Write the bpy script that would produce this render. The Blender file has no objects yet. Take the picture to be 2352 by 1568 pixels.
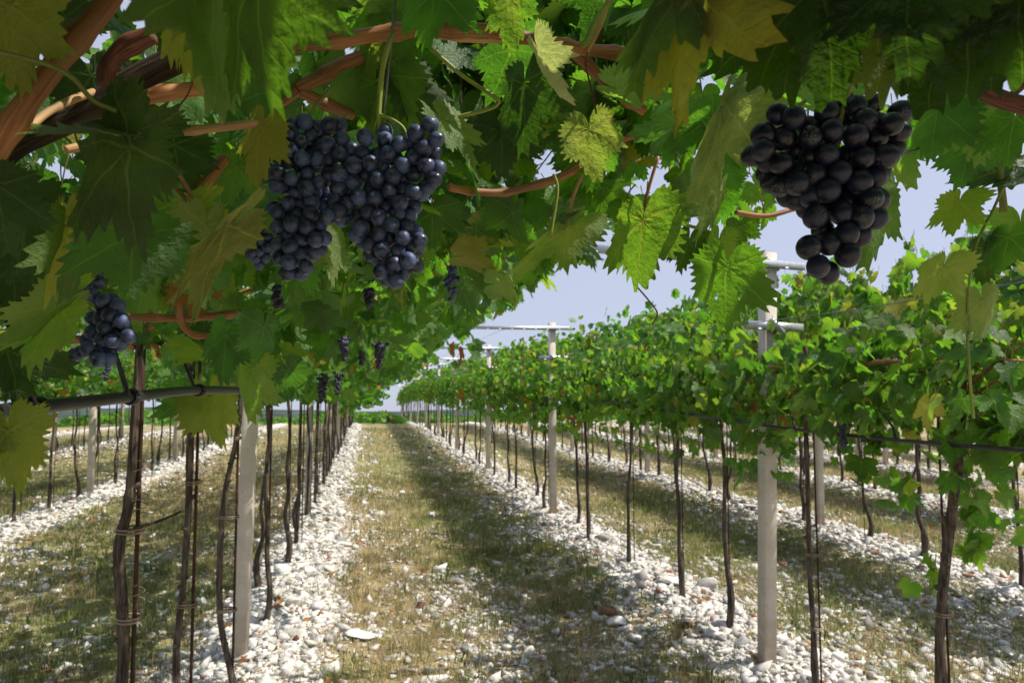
import bpy, math, random
import numpy as np
from mathutils import Matrix, Vector

R = np.random.default_rng(7)
random.seed(7)
D = bpy.data
sc = bpy.context.scene
COL = sc.collection
F = 1568.0                      # focal length in pixels of a 2352 px wide frame (24 mm lens)
H = 1.7                         # eye height

# ------------------------------------------------------------------ camera
PH = math.atan((890 - 784) / F)
TH = math.atan((1176 - 842) / F * math.cos(PH))
s, c = math.sin, math.cos
CF = np.array([s(TH) * c(PH), c(TH) * c(PH), s(PH)])
CR = np.array([c(TH), -s(TH), 0.0])
CU = np.array([-s(TH) * s(PH), -c(TH) * s(PH), c(PH)])
CO = np.array([0.0, 0.0, H])
cam_d = D.cameras.new("camera")
cam_d.lens = 24.0
cam_d.sensor_width = 36.0
cam_d.clip_start = 0.05
cam_d.clip_end = 20000
cam_d.dof.use_dof = True
cam_d.dof.focus_distance = 0.85
cam_d.dof.aperture_fstop = 13.0
cam = D.objects.new("camera", cam_d)
COL.objects.link(cam)
cam.matrix_world = Matrix(((CR[0], CU[0], -CF[0], 0), (CR[1], CU[1], -CF[1], 0), (CR[2], CU[2], -CF[2], H), (0, 0, 0, 1)))
sc.camera = cam

# ------------------------------------------------------------------ world, sun, exposure
SUN_EL = math.radians(54)
SUN_AZ = math.radians(108)        # clockwise from +Y (the way the rows run) towards +X
w = D.worlds.new("World")
sc.world = w
w.use_nodes = True
nt = w.node_tree
nt.nodes.clear()
sky = nt.nodes.new("ShaderNodeTexSky")
sky.sky_type = 'NISHITA'
sky.sun_disc = False
sky.sun_elevation = SUN_EL
sky.sun_rotation = SUN_AZ
sky.altitude = 100
sky.air_density = 1.0
sky.dust_density = 2.5
sky.ozone_density = 2.0
bg = nt.nodes.new("ShaderNodeBackground")
bg.inputs[1].default_value = 0.108
wo = nt.nodes.new("ShaderNodeOutputWorld")
# the vineyard lies on a slope of about two degrees and is built level, so the sky's horizon lies that much lower
tc = nt.nodes.new("ShaderNodeTexCoord")
tilt = nt.nodes.new("ShaderNodeVectorMath"); tilt.operation = 'ADD'
tilt.inputs[1].default_value = (0, 0, 0.075)
nt.links.new(tc.outputs["Generated"], tilt.inputs[0])
nt.links.new(tilt.outputs[0], sky.inputs["Vector"])
pale = nt.nodes.new("ShaderNodeMix"); pale.data_type = 'RGBA'
pale.inputs[0].default_value = 0.68
pale.inputs[7].default_value = (5.2, 5.5, 6.9, 1)          # thin white haze over the whole sky
nt.links.new(sky.outputs[0], pale.inputs[6])
nt.links.new(pale.outputs[2], bg.inputs[0])
nt.links.new(bg.outputs[0], wo.inputs[0])

sun_d = D.lights.new("sun", 'SUN')
sun_d.energy = 4.9
sun_d.angle = math.radians(0.5)
sun_d.color = (1.0, 0.93, 0.82)
sun = D.objects.new("sun", sun_d)
COL.objects.link(sun)
sdir = Vector((s(SUN_AZ) * c(SUN_EL), c(SUN_AZ) * c(SUN_EL), s(SUN_EL)))
sun.rotation_euler = sdir.to_track_quat('Z', 'Y').to_euler()
sun.location = (20, 2, 30)

sc.view_settings.view_transform = 'Standard'
sc.view_settings.look = 'None'
sc.view_settings.exposure = 0.3
sc.view_settings.gamma = 1
cy = sc.cycles
cy.max_bounces = 8
cy.diffuse_bounces = 4
cy.glossy_bounces = 2
cy.transmission_bounces = 5
cy.transparent_max_bounces = 4
cy.sample_clamp_indirect = 6
cy.use_denoising = True
cy.caustics_reflective = False
cy.caustics_refractive = False


# ------------------------------------------------------------------ helpers
def P(px, py, d):
    """the place d metres ahead of the eye that a point of the 2352 px wide photograph shows"""
    return CO + d * (CF + CR * (px - 1176) / F + CU * (784 - py) / F)


def proj(p):
    q = np.asarray(p) - CO
    d = q @ CF
    dd = np.where(d > 1e-3, d, 1e-3)
    return 1176 + F * (q @ CR) / dd, 784 - F * (q @ CU) / dd, d


def row_y(px, X):
    """distance along a row at offset X whose point the photograph shows at column px"""
    return X / math.tan(math.atan((px - 1176) / F) + TH)


def tag(o, label=None, cat=None, group=None, kind=None):
    if label: o["label"] = label
    if cat: o["category"] = cat
    if group: o["group"] = group
    if kind: o["kind"] = kind
    return o


def link(name, data, parent=None):
    o = D.objects.new(name, data)
    COL.objects.link(o)
    if parent is not None: o.parent = parent
    return o


def empty(name, loc, rz=0.0):
    o = link(name, None)
    o.location = [float(v) for v in loc]
    o.rotation_euler = (0, 0, rz)
    o.empty_display_size = 0.1
    return o


def mesh(name, V, Fs, mat, uv=None, col=None, smooth=True):
    """V (n,3); Fs a list of (m,k) index arrays"""
    me = D.meshes.new(name)
    V = np.ascontiguousarray(V, dtype=np.float32)
    if not isinstance(Fs, (list, tuple)): Fs = [Fs]
    Fs = [f for f in Fs if len(f)]
    loops = np.concatenate([f.ravel() for f in Fs]).astype(np.int32)
    tot = np.concatenate([np.full(len(f), f.shape[1], np.int32) for f in Fs])
    start = np.concatenate([[0], np.cumsum(tot)[:-1]]).astype(np.int32)
    me.vertices.add(len(V)); me.vertices.foreach_set("co", V.ravel())
    me.loops.add(len(loops)); me.loops.foreach_set("vertex_index", loops)
    me.polygons.add(len(tot)); me.polygons.foreach_set("loop_start", start)
    if smooth: me.polygons.foreach_set("use_smooth", np.ones(len(tot), bool))
    if uv is not None:
        l = me.uv_layers.new(name="UVMap")
        l.data.foreach_set("uv", np.asarray(uv, np.float32)[loops].ravel())
    if col is not None:
        a = me.color_attributes.new("Col", 'FLOAT_COLOR', 'POINT')
        a.data.foreach_set("color", np.asarray(col, np.float32).ravel())
    me.update(calc_edges=True)
    if mat is not None: me.materials.append(mat)
    return me


class Geo:
    """collects pieces of one mesh"""
    def __init__(self): self.V, self.T, self.Q, self.U, self.C, self.n = [], [], [], [], [], 0
    def add(self, V, T=None, Q=None, U=None, C=None):
        V = np.asarray(V, float)
        self.V.append(V)
        if T is not None and len(T): self.T.append(np.asarray(T) + self.n)
        if Q is not None and len(Q): self.Q.append(np.asarray(Q) + self.n)
        self.U.append(np.zeros((len(V), 2)) if U is None else U)
        self.C.append(np.tile((1, 1, 1, 0), (len(V), 1)) if C is None else (np.tile(C, (len(V), 1)) if np.ndim(C) == 1 else C))
        self.n += len(V)
        return self
    def build(self, name, mat, smooth=True, color=True):
        Fs = []
        if self.T: Fs.append(np.concatenate(self.T))
        if self.Q: Fs.append(np.concatenate(self.Q))
        return mesh(name, np.concatenate(self.V), Fs, mat, np.concatenate(self.U), np.concatenate(self.C) if color else None, smooth)


def smooth_line(pts, per=6):
    p = np.asarray(pts, float)
    if len(p) < 3:
        t = np.linspace(0, 1, per)[:, None]
        return p[0] * (1 - t) + p[-1] * t
    q = np.vstack([2 * p[0] - p[1], p, 2 * p[-1] - p[-2]])
    out = []
    for i in range(1, len(q) - 2):
        a, b, c_, d = q[i - 1], q[i], q[i + 1], q[i + 2]
        for t in np.linspace(0, 1, per, endpoint=False):
            out.append(0.5 * (2 * b + (c_ - a) * t + (2 * a - 5 * b + 4 * c_ - d) * t * t + (3 * b - a - 3 * c_ + d) * t ** 3))
    out.append(p[-1])
    return np.array(out)


def tube(pts, rad, sides=8, caps=True):
    p = np.asarray(pts, float)
    n = len(p)
    rad = np.broadcast_to(np.asarray(rad, float), (n,))
    t = np.gradient(p, axis=0)
    t /= np.linalg.norm(t, axis=1)[:, None] + 1e-12
    a = np.array([0, 0, 1.0]) if abs(t[0, 2]) < 0.9 else np.array([1.0, 0, 0])
    N = np.zeros((n, 3))
    for i in range(n):
        a = a - t[i] * (a @ t[i])
        a /= np.linalg.norm(a) + 1e-12
        N[i] = a
    B = np.cross(t, N)
    ang = np.arange(sides) * 2 * np.pi / sides
    V = p[:, None] + rad[:, None, None] * (np.cos(ang)[None, :, None] * N[:, None] + np.sin(ang)[None, :, None] * B[:, None])
    V = V.reshape(-1, 3)
    i = np.arange(n - 1)[:, None] * sides
    j = np.arange(sides)[None]
    Q = np.stack([i + j, i + (j + 1) % sides, i + sides + (j + 1) % sides, i + sides + j], -1).reshape(-1, 4)
    T = np.zeros((0, 3), int)
    if caps:
        V = np.vstack([V, p[:1], p[-1:]])
        k = n * sides
        jj = np.arange(sides)
        T = np.vstack([np.stack([np.full(sides, k), (jj + 1) % sides, jj], -1),
                       np.stack([np.full(sides, k + 1), (n - 1) * sides + jj, (n - 1) * sides + (jj + 1) % sides], -1)])
    L = np.concatenate([[0], np.cumsum(np.linalg.norm(np.diff(p, axis=0), axis=1))])
    U = np.stack([np.tile(ang / (2 * np.pi), n), np.repeat(L, sides)], -1)
    if caps: U = np.vstack([U, [[0, 0], [0, L[-1]]]])
    return V, T, Q, U


def add_tube(g, pts, rad, sides=8, per=6, col=None, knob=0.0, raw=False):
    p = np.asarray(pts, float) if raw else smooth_line(pts, per)
    r = np.asarray(rad, float)
    if r.ndim: r = np.interp(np.linspace(0, 1, len(p)), np.linspace(0, 1, len(r)), r)
    else: r = np.full(len(p), float(r))
    if knob:          # swollen joints along the cane
        L = np.concatenate([[0], np.cumsum(np.linalg.norm(np.diff(p, axis=0), axis=1))])
        sp = max(0.075, 6 * r.mean()); u = (L + 0.4 * sp) / sp
        r = r * (1 + 1.5 * knob * np.exp(-((u - np.round(u)) * sp / (1.3 * r.mean())) ** 2))
    V, T, Q, U = tube(p, r, sides)
    g.add(V, T, Q, U, col)


def box(g, x0, x1, y0, y1, z0, z1, ch=0.0, col=None):
    """a box, its upright edges chamfered by ch"""
    if ch:
        xy = [(x0 + ch, y0), (x1 - ch, y0), (x1, y0 + ch), (x1, y1 - ch), (x1 - ch, y1), (x0 + ch, y1), (x0, y1 - ch), (x0, y0 + ch)]
    else:
        xy = [(x0, y0), (x1, y0), (x1, y1), (x0, y1)]
    k = len(xy)
    V = [(x, y, z0) for x, y in xy] + [(x, y, z1) for x, y in xy] + [((x0 + x1) / 2, (y0 + y1) / 2, z0), ((x0 + x1) / 2, (y0 + y1) / 2, z1)]
    j = np.arange(k)
    Q = np.stack([j, (j + 1) % k, k + (j + 1) % k, k + j], -1)
    T = np.vstack([np.stack([np.full(k, 2 * k), (j + 1) % k, j], -1), np.stack([np.full(k, 2 * k + 1), k + j, k + (j + 1) % k], -1)])
    g.add(np.array(V, float), T, Q, None, col)


def vnoise(x, y, seed=0):
    """smooth value noise 0..1"""
    def h(i, j):
        v = np.sin(i * 127.1 + j * 311.7 + seed * 74.7) * 43758.5453
        return v - np.floor(v)
    i, j = np.floor(x), np.floor(y)
    u, v = x - i, y - j
    u, v = u * u * (3 - 2 * u), v * v * (3 - 2 * v)
    return (h(i, j) * (1 - u) + h(i + 1, j) * u) * (1 - v) + (h(i, j + 1) * (1 - u) + h(i + 1, j + 1) * u) * v


def fbm(x, y, seed=0, o=3):
    t, a, n = 0, 0.5, 0
    for k in range(o):
        t = t + a * vnoise(x * 2 ** k, y * 2 ** k, seed + k); n += a; a *= 0.5
    return t / n


# ------------------------------------------------------------------ materials
class N:
    def __init__(self, name):
        self.m = D.materials.new(name)
        self.m.use_nodes = True
        self.t = self.m.node_tree
        self.t.nodes.clear()
    def node(self, typ, **kw):
        n = self.t.nodes.new(typ)
        for k, v in kw.items(): setattr(n, k, v)
        return n
    def put(self, sock, v):
        if isinstance(v, bpy.types.NodeSocket): self.t.links.new(v, sock)
        elif v is not None:
            if hasattr(sock.default_value, '__len__') and not hasattr(v, '__len__'): v = (v, v, v, 1)[:len(sock.default_value)]
            elif hasattr(v, '__len__') and len(sock.default_value) == 4 and len(v) == 3: v = tuple(v) + (1,)
            sock.default_value = v
    def math(self, op, a, b=None, c_=None, clamp=False):
        n = self.node("ShaderNodeMath", operation=op, use_clamp=clamp)
        for i, v in enumerate((a, b, c_)):
            if v is not None: self.put(n.inputs[i], v)
        return n.outputs[0]
    def mix(self, f, a, b, blend='MIX'):
        n = self.node("ShaderNodeMix", data_type='RGBA', blend_type=blend)
        self.put(n.inputs[0], f); self.put(n.inputs[6], a); self.put(n.inputs[7], b)
        return n.outputs[2]
    def ramp(self, f, stops):
        n = self.node("ShaderNodeMapRange", interpolation_type='SMOOTHSTEP')
        self.put(n.inputs[0], f)
        n.inputs[1].default_value, n.inputs[2].default_value, n.inputs[3].default_value, n.inputs[4].default_value = stops
        return n.outputs[0]
    def noise(self, vec, scale, detail=3, rough=0.55, dist=0.0):
        n = self.node("ShaderNodeTexNoise")
        self.put(n.inputs["Vector"], vec)
        n.inputs["Scale"].default_value = scale; n.inputs["Detail"].default_value = detail
        n.inputs["Roughness"].default_value = rough; n.inputs["Distortion"].default_value = dist
        return n.outputs[0]
    def scale(self, vec, xyz):
        n = self.node("ShaderNodeVectorMath", operation='MULTIPLY')
        self.put(n.inputs[0], vec); n.inputs[1].default_value = tuple(xyz) + (1,) * (3 - len(xyz))
        return n.outputs[0]
    def coord(self, k="Object"): return self.node("ShaderNodeTexCoord").outputs[k]
    def bump(self, h, strength=0.3, dist=0.01):
        n = self.node("ShaderNodeBump")
        self.put(n.inputs["Height"], h)
        n.inputs["Strength"].default_value = strength; n.inputs["Distance"].default_value = dist
        return n.outputs[0]
    def bsdf(self, col, rough=0.6, normal=None, metal=0.0, spec=0.5):
        n = self.node("ShaderNodeBsdfPrincipled")
        self.put(n.inputs["Base Color"], col); self.put(n.inputs["Roughness"], rough); self.put(n.inputs["Metallic"], metal)
        self.put(n.inputs["Specular IOR Level"], spec)
        if normal is not None: self.put(n.inputs["Normal"], normal)
        return n.outputs[0]
    def out(self, sh):
        o = self.node("ShaderNodeOutputMaterial")
        self.t.links.new(sh, o.inputs[0])
        return self.m


def leaf_mat(name, detail):
    n = N(name)
    att = n.node("ShaderNodeAttribute", attribute_name="Col")
    col, age = att.outputs["Color"], att.outputs["Alpha"]
    obj = n.coord("Object")
    uv = n.node("ShaderNodeUVMap")
    sep = n.node("ShaderNodeSeparateXYZ")
    wv = n.node("ShaderNodeVectorMath", operation='MULTIPLY_ADD')
    nzc = n.node("ShaderNodeTexNoise"); n.put(nzc.inputs["Vector"], obj); nzc.inputs["Scale"].default_value = 40; nzc.inputs["Detail"].default_value = 1
    n.put(wv.inputs[0], nzc.outputs["Color"]); wv.inputs[1].default_value = (0.10, 0.10, 0); 
    sh = n.node("ShaderNodeVectorMath", operation='SUBTRACT'); n.put(sh.inputs[0], uv.outputs[0]); sh.inputs[1].default_value = (0.05, 0.05, 0)
    n.put(wv.inputs[2], sh.outputs[0])
    n.put(sep.inputs[0], wv.outputs[0])
    x, y = n.math('ABSOLUTE', sep.outputs[0]), sep.outputs[1]
    # mottling: yellow then brown patches, more of them on old leaves
    nz = n.noise(obj, 34 if detail else 22, 2)
    patch = n.ramp(n.math('ADD', n.math('MULTIPLY', nz, 1.0), age), (1.0, 1.22, 0, 1))
    col = n.mix(patch, col, (0.40, 0.29, 0.075))
    brown = n.ramp(n.math('ADD', n.noise(obj, 55, 2), n.math('MULTIPLY', age, 0.8)), (1.1, 1.2, 0, 1))
    col = n.mix(brown, col, (0.23, 0.10, 0.03))
    bright = n.ramp(n.noise(obj, 16, 2), (0.3, 0.75, 0.72, 1.3))
    col = n.mix(1.0, col, bright, 'MULTIPLY')
    normal = None
    if detail:
        masks, seconds = None, None
        for a, lo, hi in ((0, -1, 26), (50, 26, 79), (108, 79, 181)):
            ca, sa = math.cos(math.radians(a)), math.sin(math.radians(a))
            along = n.math('ADD', n.math('MULTIPLY', x, sa), n.math('MULTIPLY', y, ca))
            perp = n.math('ABSOLUTE', n.math('SUBTRACT', n.math('MULTIPLY', x, ca), n.math('MULTIPLY', y, sa)))
            wd = n.math('MAXIMUM', n.math('MULTIPLY_ADD', along, -0.011, 0.014), 0.004)
            m = n.math('MULTIPLY', n.math('LESS_THAN', perp, wd), n.math('GREATER_THAN', along, 0.0))
            masks = m if masks is None else n.math('MAXIMUM', masks, m)
            # herring-bone side veins
            f = n.math('FRACT', n.math('MULTIPLY', n.math('SUBTRACT', along, n.math('MULTIPLY', perp, 0.75)), 7.0))
            q = n.ramp(n.math('ABSOLUTE', n.math('SUBTRACT', f, 0.5)), (0.02, 0.075, 1, 0))
            ang = n.math('ARCTAN2', x, y)
            q = n.math('MULTIPLY', q, n.math('MULTIPLY', n.math('GREATER_THAN', ang, math.radians(lo)), n.math('LESS_THAN', ang, math.radians(hi))))
            seconds = q if seconds is None else n.math('ADD', seconds, q)
        vein = n.math('MAXIMUM', masks, n.math('MULTIPLY', seconds, 0.26))
        col = n.mix(n.math('MULTIPLY', vein, 0.45), col, n.mix(0.25, n.mix(1.0, col, (2.3, 1.9, 2.4), 'MULTIPLY'), (0.18, 0.22, 0.08)))
        crinkle = n.noise(obj, 150, 3)
        hgt = n.math('ADD', n.math('MULTIPLY', vein, -0.7), n.math('MULTIPLY', crinkle, 0.9))
        normal = n.bump(hgt, 0.8, 0.0045)
    geo = n.node("ShaderNodeNewGeometry")
    under = n.mix(0.30, n.mix(1.0, col, (1.35, 1.25, 1.7), 'MULTIPLY'), (0.12, 0.15, 0.095))            # the felted lower side of the blade
    surf = n.mix(geo.outputs["Backfacing"], col, under)
    rough = n.math('MULTIPLY_ADD', geo.outputs["Backfacing"], 0.3, 0.45)
    p = n.bsdf(surf, rough, normal, 0, 0.4)
    tr = n.node("ShaderNodeBsdfTranslucent")
    n.put(tr.inputs[0], n.mix(1.0, n.mix(1.0, col, (3.5, 3.9, 0.9), 'MULTIPLY'), (0.47, 0.56, 0.14), 'DARKEN'))
    if normal is not None: n.put(tr.inputs["Normal"], normal)
    mx = n.node("ShaderNodeMixShader")
    mx.inputs[0].default_value = 0.48
    n.t.links.new(p, mx.inputs[1]); n.t.links.new(tr.outputs[0], mx.inputs[2])
    return n.out(mx.outputs[0])


LEAF = leaf_mat("vine leaf", True)
LEAF_FAR = leaf_mat("vine leaf plain", False)


def wood_mat(name, a, b, stretch=(60, 60, 6), bump=0.8, rough=0.75, uvs=None, dist=0.006):
    n = N(name)
    if uvs:
        v = n.scale(n.node("ShaderNodeUVMap").outputs[0], uvs)
    else:
        v = n.scale(n.coord(), stretch)
    h = n.noise(v, 1.0, 5, 0.65, 0.6)
    f = n.ramp(h, (0.32, 0.7, 0, 1))
    patch = n.ramp(n.noise(n.coord(), 9, 3), (0.35, 0.7, 0.65, 1.25))
    return n.out(n.bsdf(n.mix(1.0, n.mix(f, a, b), patch, 'MULTIPLY'), rough, n.bump(h, bump, dist), 0, 0.3))


BARK = wood_mat("vine bark", (0.022, 0.015, 0.011), (0.15, 0.115, 0.09))
BARK_NEAR = wood_mat("vine bark close", (0.016, 0.010, 0.007), (0.17, 0.13, 0.10), (110, 110, 9), 1.0, dist=0.008)
CORDON = wood_mat("old vine arm", (0.010, 0.007, 0.005), (0.085, 0.05, 0.03), uvs=(22, 16), dist=0.01)
CANE = wood_mat("ripe cane", (0.22, 0.085, 0.034), (0.43, 0.20, 0.085), uvs=(26, 14), bump=0.35, rough=0.55, dist=0.002)
CANE_TAN = wood_mat("tan cane", (0.36, 0.20, 0.09), (0.56, 0.36, 0.18), uvs=(26, 14), bump=0.3, rough=0.55, dist=0.002)
CANE_RED = wood_mat("dark red cane", (0.05, 0.018, 0.012), (0.20, 0.075, 0.05), uvs=(20, 30), bump=0.5, rough=0.55, dist=0.003)
STALK = wood_mat("green stalk", (0.15, 0.20, 0.035), (0.30, 0.32, 0.085), uvs=(8, 22), bump=0.15, rough=0.5, dist=0.001)
PINK = wood_mat("pink leaf stalk", (0.30, 0.14, 0.085), (0.42, 0.27, 0.12), uvs=(6, 24), bump=0.12, rough=0.5, dist=0.001)
ROD = wood_mat("rusty rod", (0.030, 0.011, 0.007), (0.075, 0.03, 0.018), bump=0.2)
TIE = wood_mat("pale tie", (0.20, 0.145, 0.105), (0.34, 0.25, 0.185), bump=0.2)


def plain(name, col, rough=0.6, metal=0.0, nscale=20, amp=0.3, bump=0.1, spec=0.5):
    n = N(name)
    h = n.noise(n.coord(), nscale, 4)
    m = n.ramp(h, (0.25, 0.75, 1 - amp, 1 + amp))
    return n.out(n.bsdf(n.mix(1.0, col, m, 'MULTIPLY'), rough, n.bump(h, bump, 0.004), metal, spec))


CONCRETE = None
n_ = N("pale concrete")
v_ = n_.coord()
h_ = n_.noise(v_, 6, 5, 0.6)
st_ = n_.noise(n_.scale(v_, (9, 9, 1.2)), 1.0, 4)
f_ = n_.noise(v_, 120, 3)
c_ = n_.mix(n_.ramp(h_, (0.3, 0.72, 0, 1)), (0.50, 0.445, 0.38), (0.62, 0.565, 0.50))
c_ = n_.mix(n_.ramp(st_, (0.5, 0.75, 0, 0.5)), c_, (0.36, 0.31, 0.26))
sz_ = n_.node("ShaderNodeSeparateXYZ"); n_.put(sz_.inputs[0], v_)
spl_ = n_.math('SUBTRACT', n_.math('MULTIPLY', n_.noise(v_, 14, 4), 0.55), sz_.outputs[2])
c_ = n_.mix(n_.ramp(spl_, (-0.05, 0.30, 0, 0.6)), c_, (0.30, 0.21, 0.14))          # soil splashed on the foot
pit_ = n_.ramp(n_.noise(v_, 38, 3), (0.60, 0.72, 0, 0.35))
c_ = n_.mix(pit_, c_, (0.27, 0.24, 0.21))
CONCRETE = n_.out(n_.bsdf(c_, 0.85, n_.bump(f_, 0.25, 0.004), 0, 0.3))
ZINC = plain("galvanised steel", (0.47, 0.49, 0.53), 0.45, 0.6, 40, 0.14, 0.05)
WIRE = plain("wire", (0.16, 0.16, 0.16), 0.45, 0.7)
HOSE = plain("black pipe", (0.021, 0.022, 0.023), 0.42, 0, 30, 0.35, 0.08)
HOOK = plain("black plastic strip", (0.014, 0.015, 0.018), 0.45, 0, 90, 0.3, 0.1)


def grape_mat(name, bloom, amt, specks):
    n = N(name)
    obj = n.coord()
    rnd = n.node("ShaderNodeObjectInfo").outputs["Random"]
    off = n.node("ShaderNodeVectorMath", operation='ADD')
    n.put(off.inputs[0], obj)
    cmb = n.node("ShaderNodeCombineXYZ")
    for i in range(3): n.put(cmb.inputs[i], n.math('MULTIPLY', rnd, 7.0 + i * 3))
    n.put(off.inputs[1], cmb.outputs[0])
    v = off.outputs[0]
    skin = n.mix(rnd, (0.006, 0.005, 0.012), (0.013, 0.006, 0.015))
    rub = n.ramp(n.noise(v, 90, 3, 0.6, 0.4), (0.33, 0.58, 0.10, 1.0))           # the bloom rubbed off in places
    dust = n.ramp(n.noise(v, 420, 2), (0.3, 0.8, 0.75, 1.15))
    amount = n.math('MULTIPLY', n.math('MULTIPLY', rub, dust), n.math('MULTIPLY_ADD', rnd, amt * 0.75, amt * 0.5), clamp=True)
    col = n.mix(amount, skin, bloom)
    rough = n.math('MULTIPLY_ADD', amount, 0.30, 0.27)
    if specks:
        vo = n.node("ShaderNodeTexVoronoi"); n.put(vo.inputs["Vector"], v); vo.inputs["Scale"].default_value = 900
        big = n.ramp(n.noise(v, 60, 2), (0.56, 0.70, 0, 1))
        sp = n.math('MULTIPLY', n.math('LESS_THAN', vo.outputs["Distance"], 0.28), big)
        col = n.mix(n.math('MULTIPLY', sp, 0.75), col, (0.42, 0.38, 0.32))
        # the dried flower scar at the tip
    return n.out(n.bsdf(col, rough, n.bump(n.noise(v, 500, 2), 0.06, 0.001), 0, 0.42))


GRAPE = grape_mat("blue grape skin", (0.074, 0.108, 0.245), 0.95, False)
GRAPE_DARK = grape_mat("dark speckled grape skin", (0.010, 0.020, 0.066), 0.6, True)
GRAPE_FAR = grape_mat("distant grape skin", (0.05, 0.06, 0.11), 0.8, False)


def stone_mat():
    n = N("white limestone")
    v = n.coord()
    att = n.node("ShaderNodeAttribute", attribute_name="Col").outputs["Color"]
    d = n.ramp(n.noise(v, 30, 4), (0.35, 0.75, 0.78, 1.05))
    return n.out(n.bsdf(n.mix(1.0, att, d, 'MULTIPLY'), 0.9, n.bump(n.noise(v, 60, 5), 0.5, 0.01), 0, 0.2))


STONE = stone_mat()


def grass_mat():
    n = N("grass blade")
    att = n.node("ShaderNodeAttribute", attribute_name="Col").outputs["Color"]
    p = n.bsdf(att, 0.6, None, 0, 0.25)
    tr = n.node("ShaderNodeBsdfTranslucent"); n.put(tr.inputs[0], att)
    mx = n.node("ShaderNodeMixShader"); mx.inputs[0].default_value = 0.45
    n.t.links.new(p, mx.inputs[1]); n.t.links.new(tr.outputs[0], mx.inputs[2])
    return n.out(mx.outputs[0])


GRASS = grass_mat()

# ------------------------------------------------------------------ the ground
ROWS = {"L4": -11.2, "L3": -7.7, "L2": -4.25, "L1": -0.73, "R1": 2.42, "R2": 5.3, "R3": 8.2, "R4": 11.1, "R5": 14.0, "R6": 16.9}
RX = np.array(list(ROWS.values()))
CREST = 25.5


def gravel_at(x, y):
    """how much of the ground is white rubble, 0..1"""
    x = np.asarray(x, float); y = np.asarray(y, float)
    d = np.min(np.abs(x[..., None] - RX - 0.10), axis=-1)
    wob = 0.30 * (fbm(x * 1.1, y * 1.1, 3) - 0.5) + 0.16 * (fbm(x * 4, y * 4, 13) - 0.5)
    strip = np.clip(1.2 - np.power(np.maximum(d + wob, 0) / 0.47, 2.4), 0, 1) * np.clip(0.45 + 1.3 * fbm(x * 2.2, y * 2.2, 17), 0, 1)
    n1 = fbm(x * 1.3, y * 0.8, 11)
    near = np.clip((7.5 - y) / 4.0, 0, 1)
    sparse = np.clip((n1 - 0.44) * 3.2, 0, 1) * (0.10 + 0.42 * near) + 0.08 * near
    # the alley sides next to the strips carry a thinner spread of chips
    side = np.exp(-np.power(d / 0.95, 4)) * np.clip((fbm(x * 2, y * 1.5, 21) - 0.38) * 2.2, 0, 1) * 0.6
    return np.clip(np.maximum(strip, np.maximum(sparse, side)), 0, 1)


def ground_z(x, y):
    x = np.asarray(x, float); y = np.asarray(y, float)
    d = np.min(np.abs(x[..., None] - RX - 0.06), axis=-1)
    far = np.clip((60 - y) / 30, 0, 1)
    z = 0.075 * np.exp(-(d / 0.38) ** 2) * far - 0.03 * far
    z = z + (0.05 * (fbm(x * 0.7, y * 0.7, 5) - 0.5) + 0.025 * (fbm(x * 3, y * 3, 8) - 0.5)) * far
    t = np.maximum(y - CREST, 0)
    drop = np.where(t < 60, 0.0012 * t * t, 0.0012 * 3600 + 0.144 * (t - 60))
    return z - np.minimum(drop, 150)


xs = np.unique(np.concatenate([np.arange(-6.5, 9.0, 0.075), np.arange(-40, 50, 1.0), np.array([-3300, -2000, -900, -400, -200, -100, -60, 60, 100, 200, 400, 900, 2000, 3300])]))
ys = np.unique(np.concatenate([np.arange(1.2, 13, 0.075), np.arange(13, 34, 0.35), np.arange(-30, 1.2, 1.0), np.arange(34, 120, 4), np.array([-200, -60, 150, 200, 300, 500, 800, 1200, 1800, 2500, 3400])]))
gx, gy = np.meshgrid(xs, ys)
gz = ground_z(gx, gy)
gg = gravel_at(gx, gy)
green = fbm(gx * 0.55, gy * 0.55, 31)
shade_g = fbm(gx * 2.3, gy * 2.3, 41)
V = np.stack([gx, gy, gz], -1).reshape(-1, 3)
nx = len(xs)
ii = (np.arange(len(ys) - 1)[:, None] * nx + np.arange(nx - 1)[None]).ravel()
Q = np.stack([ii, ii + 1, ii + nx + 1, ii + nx], -1)
gcol = np.stack([gg, green, shade_g, np.ones_like(gg)], -1).reshape(-1, 4)


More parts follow.
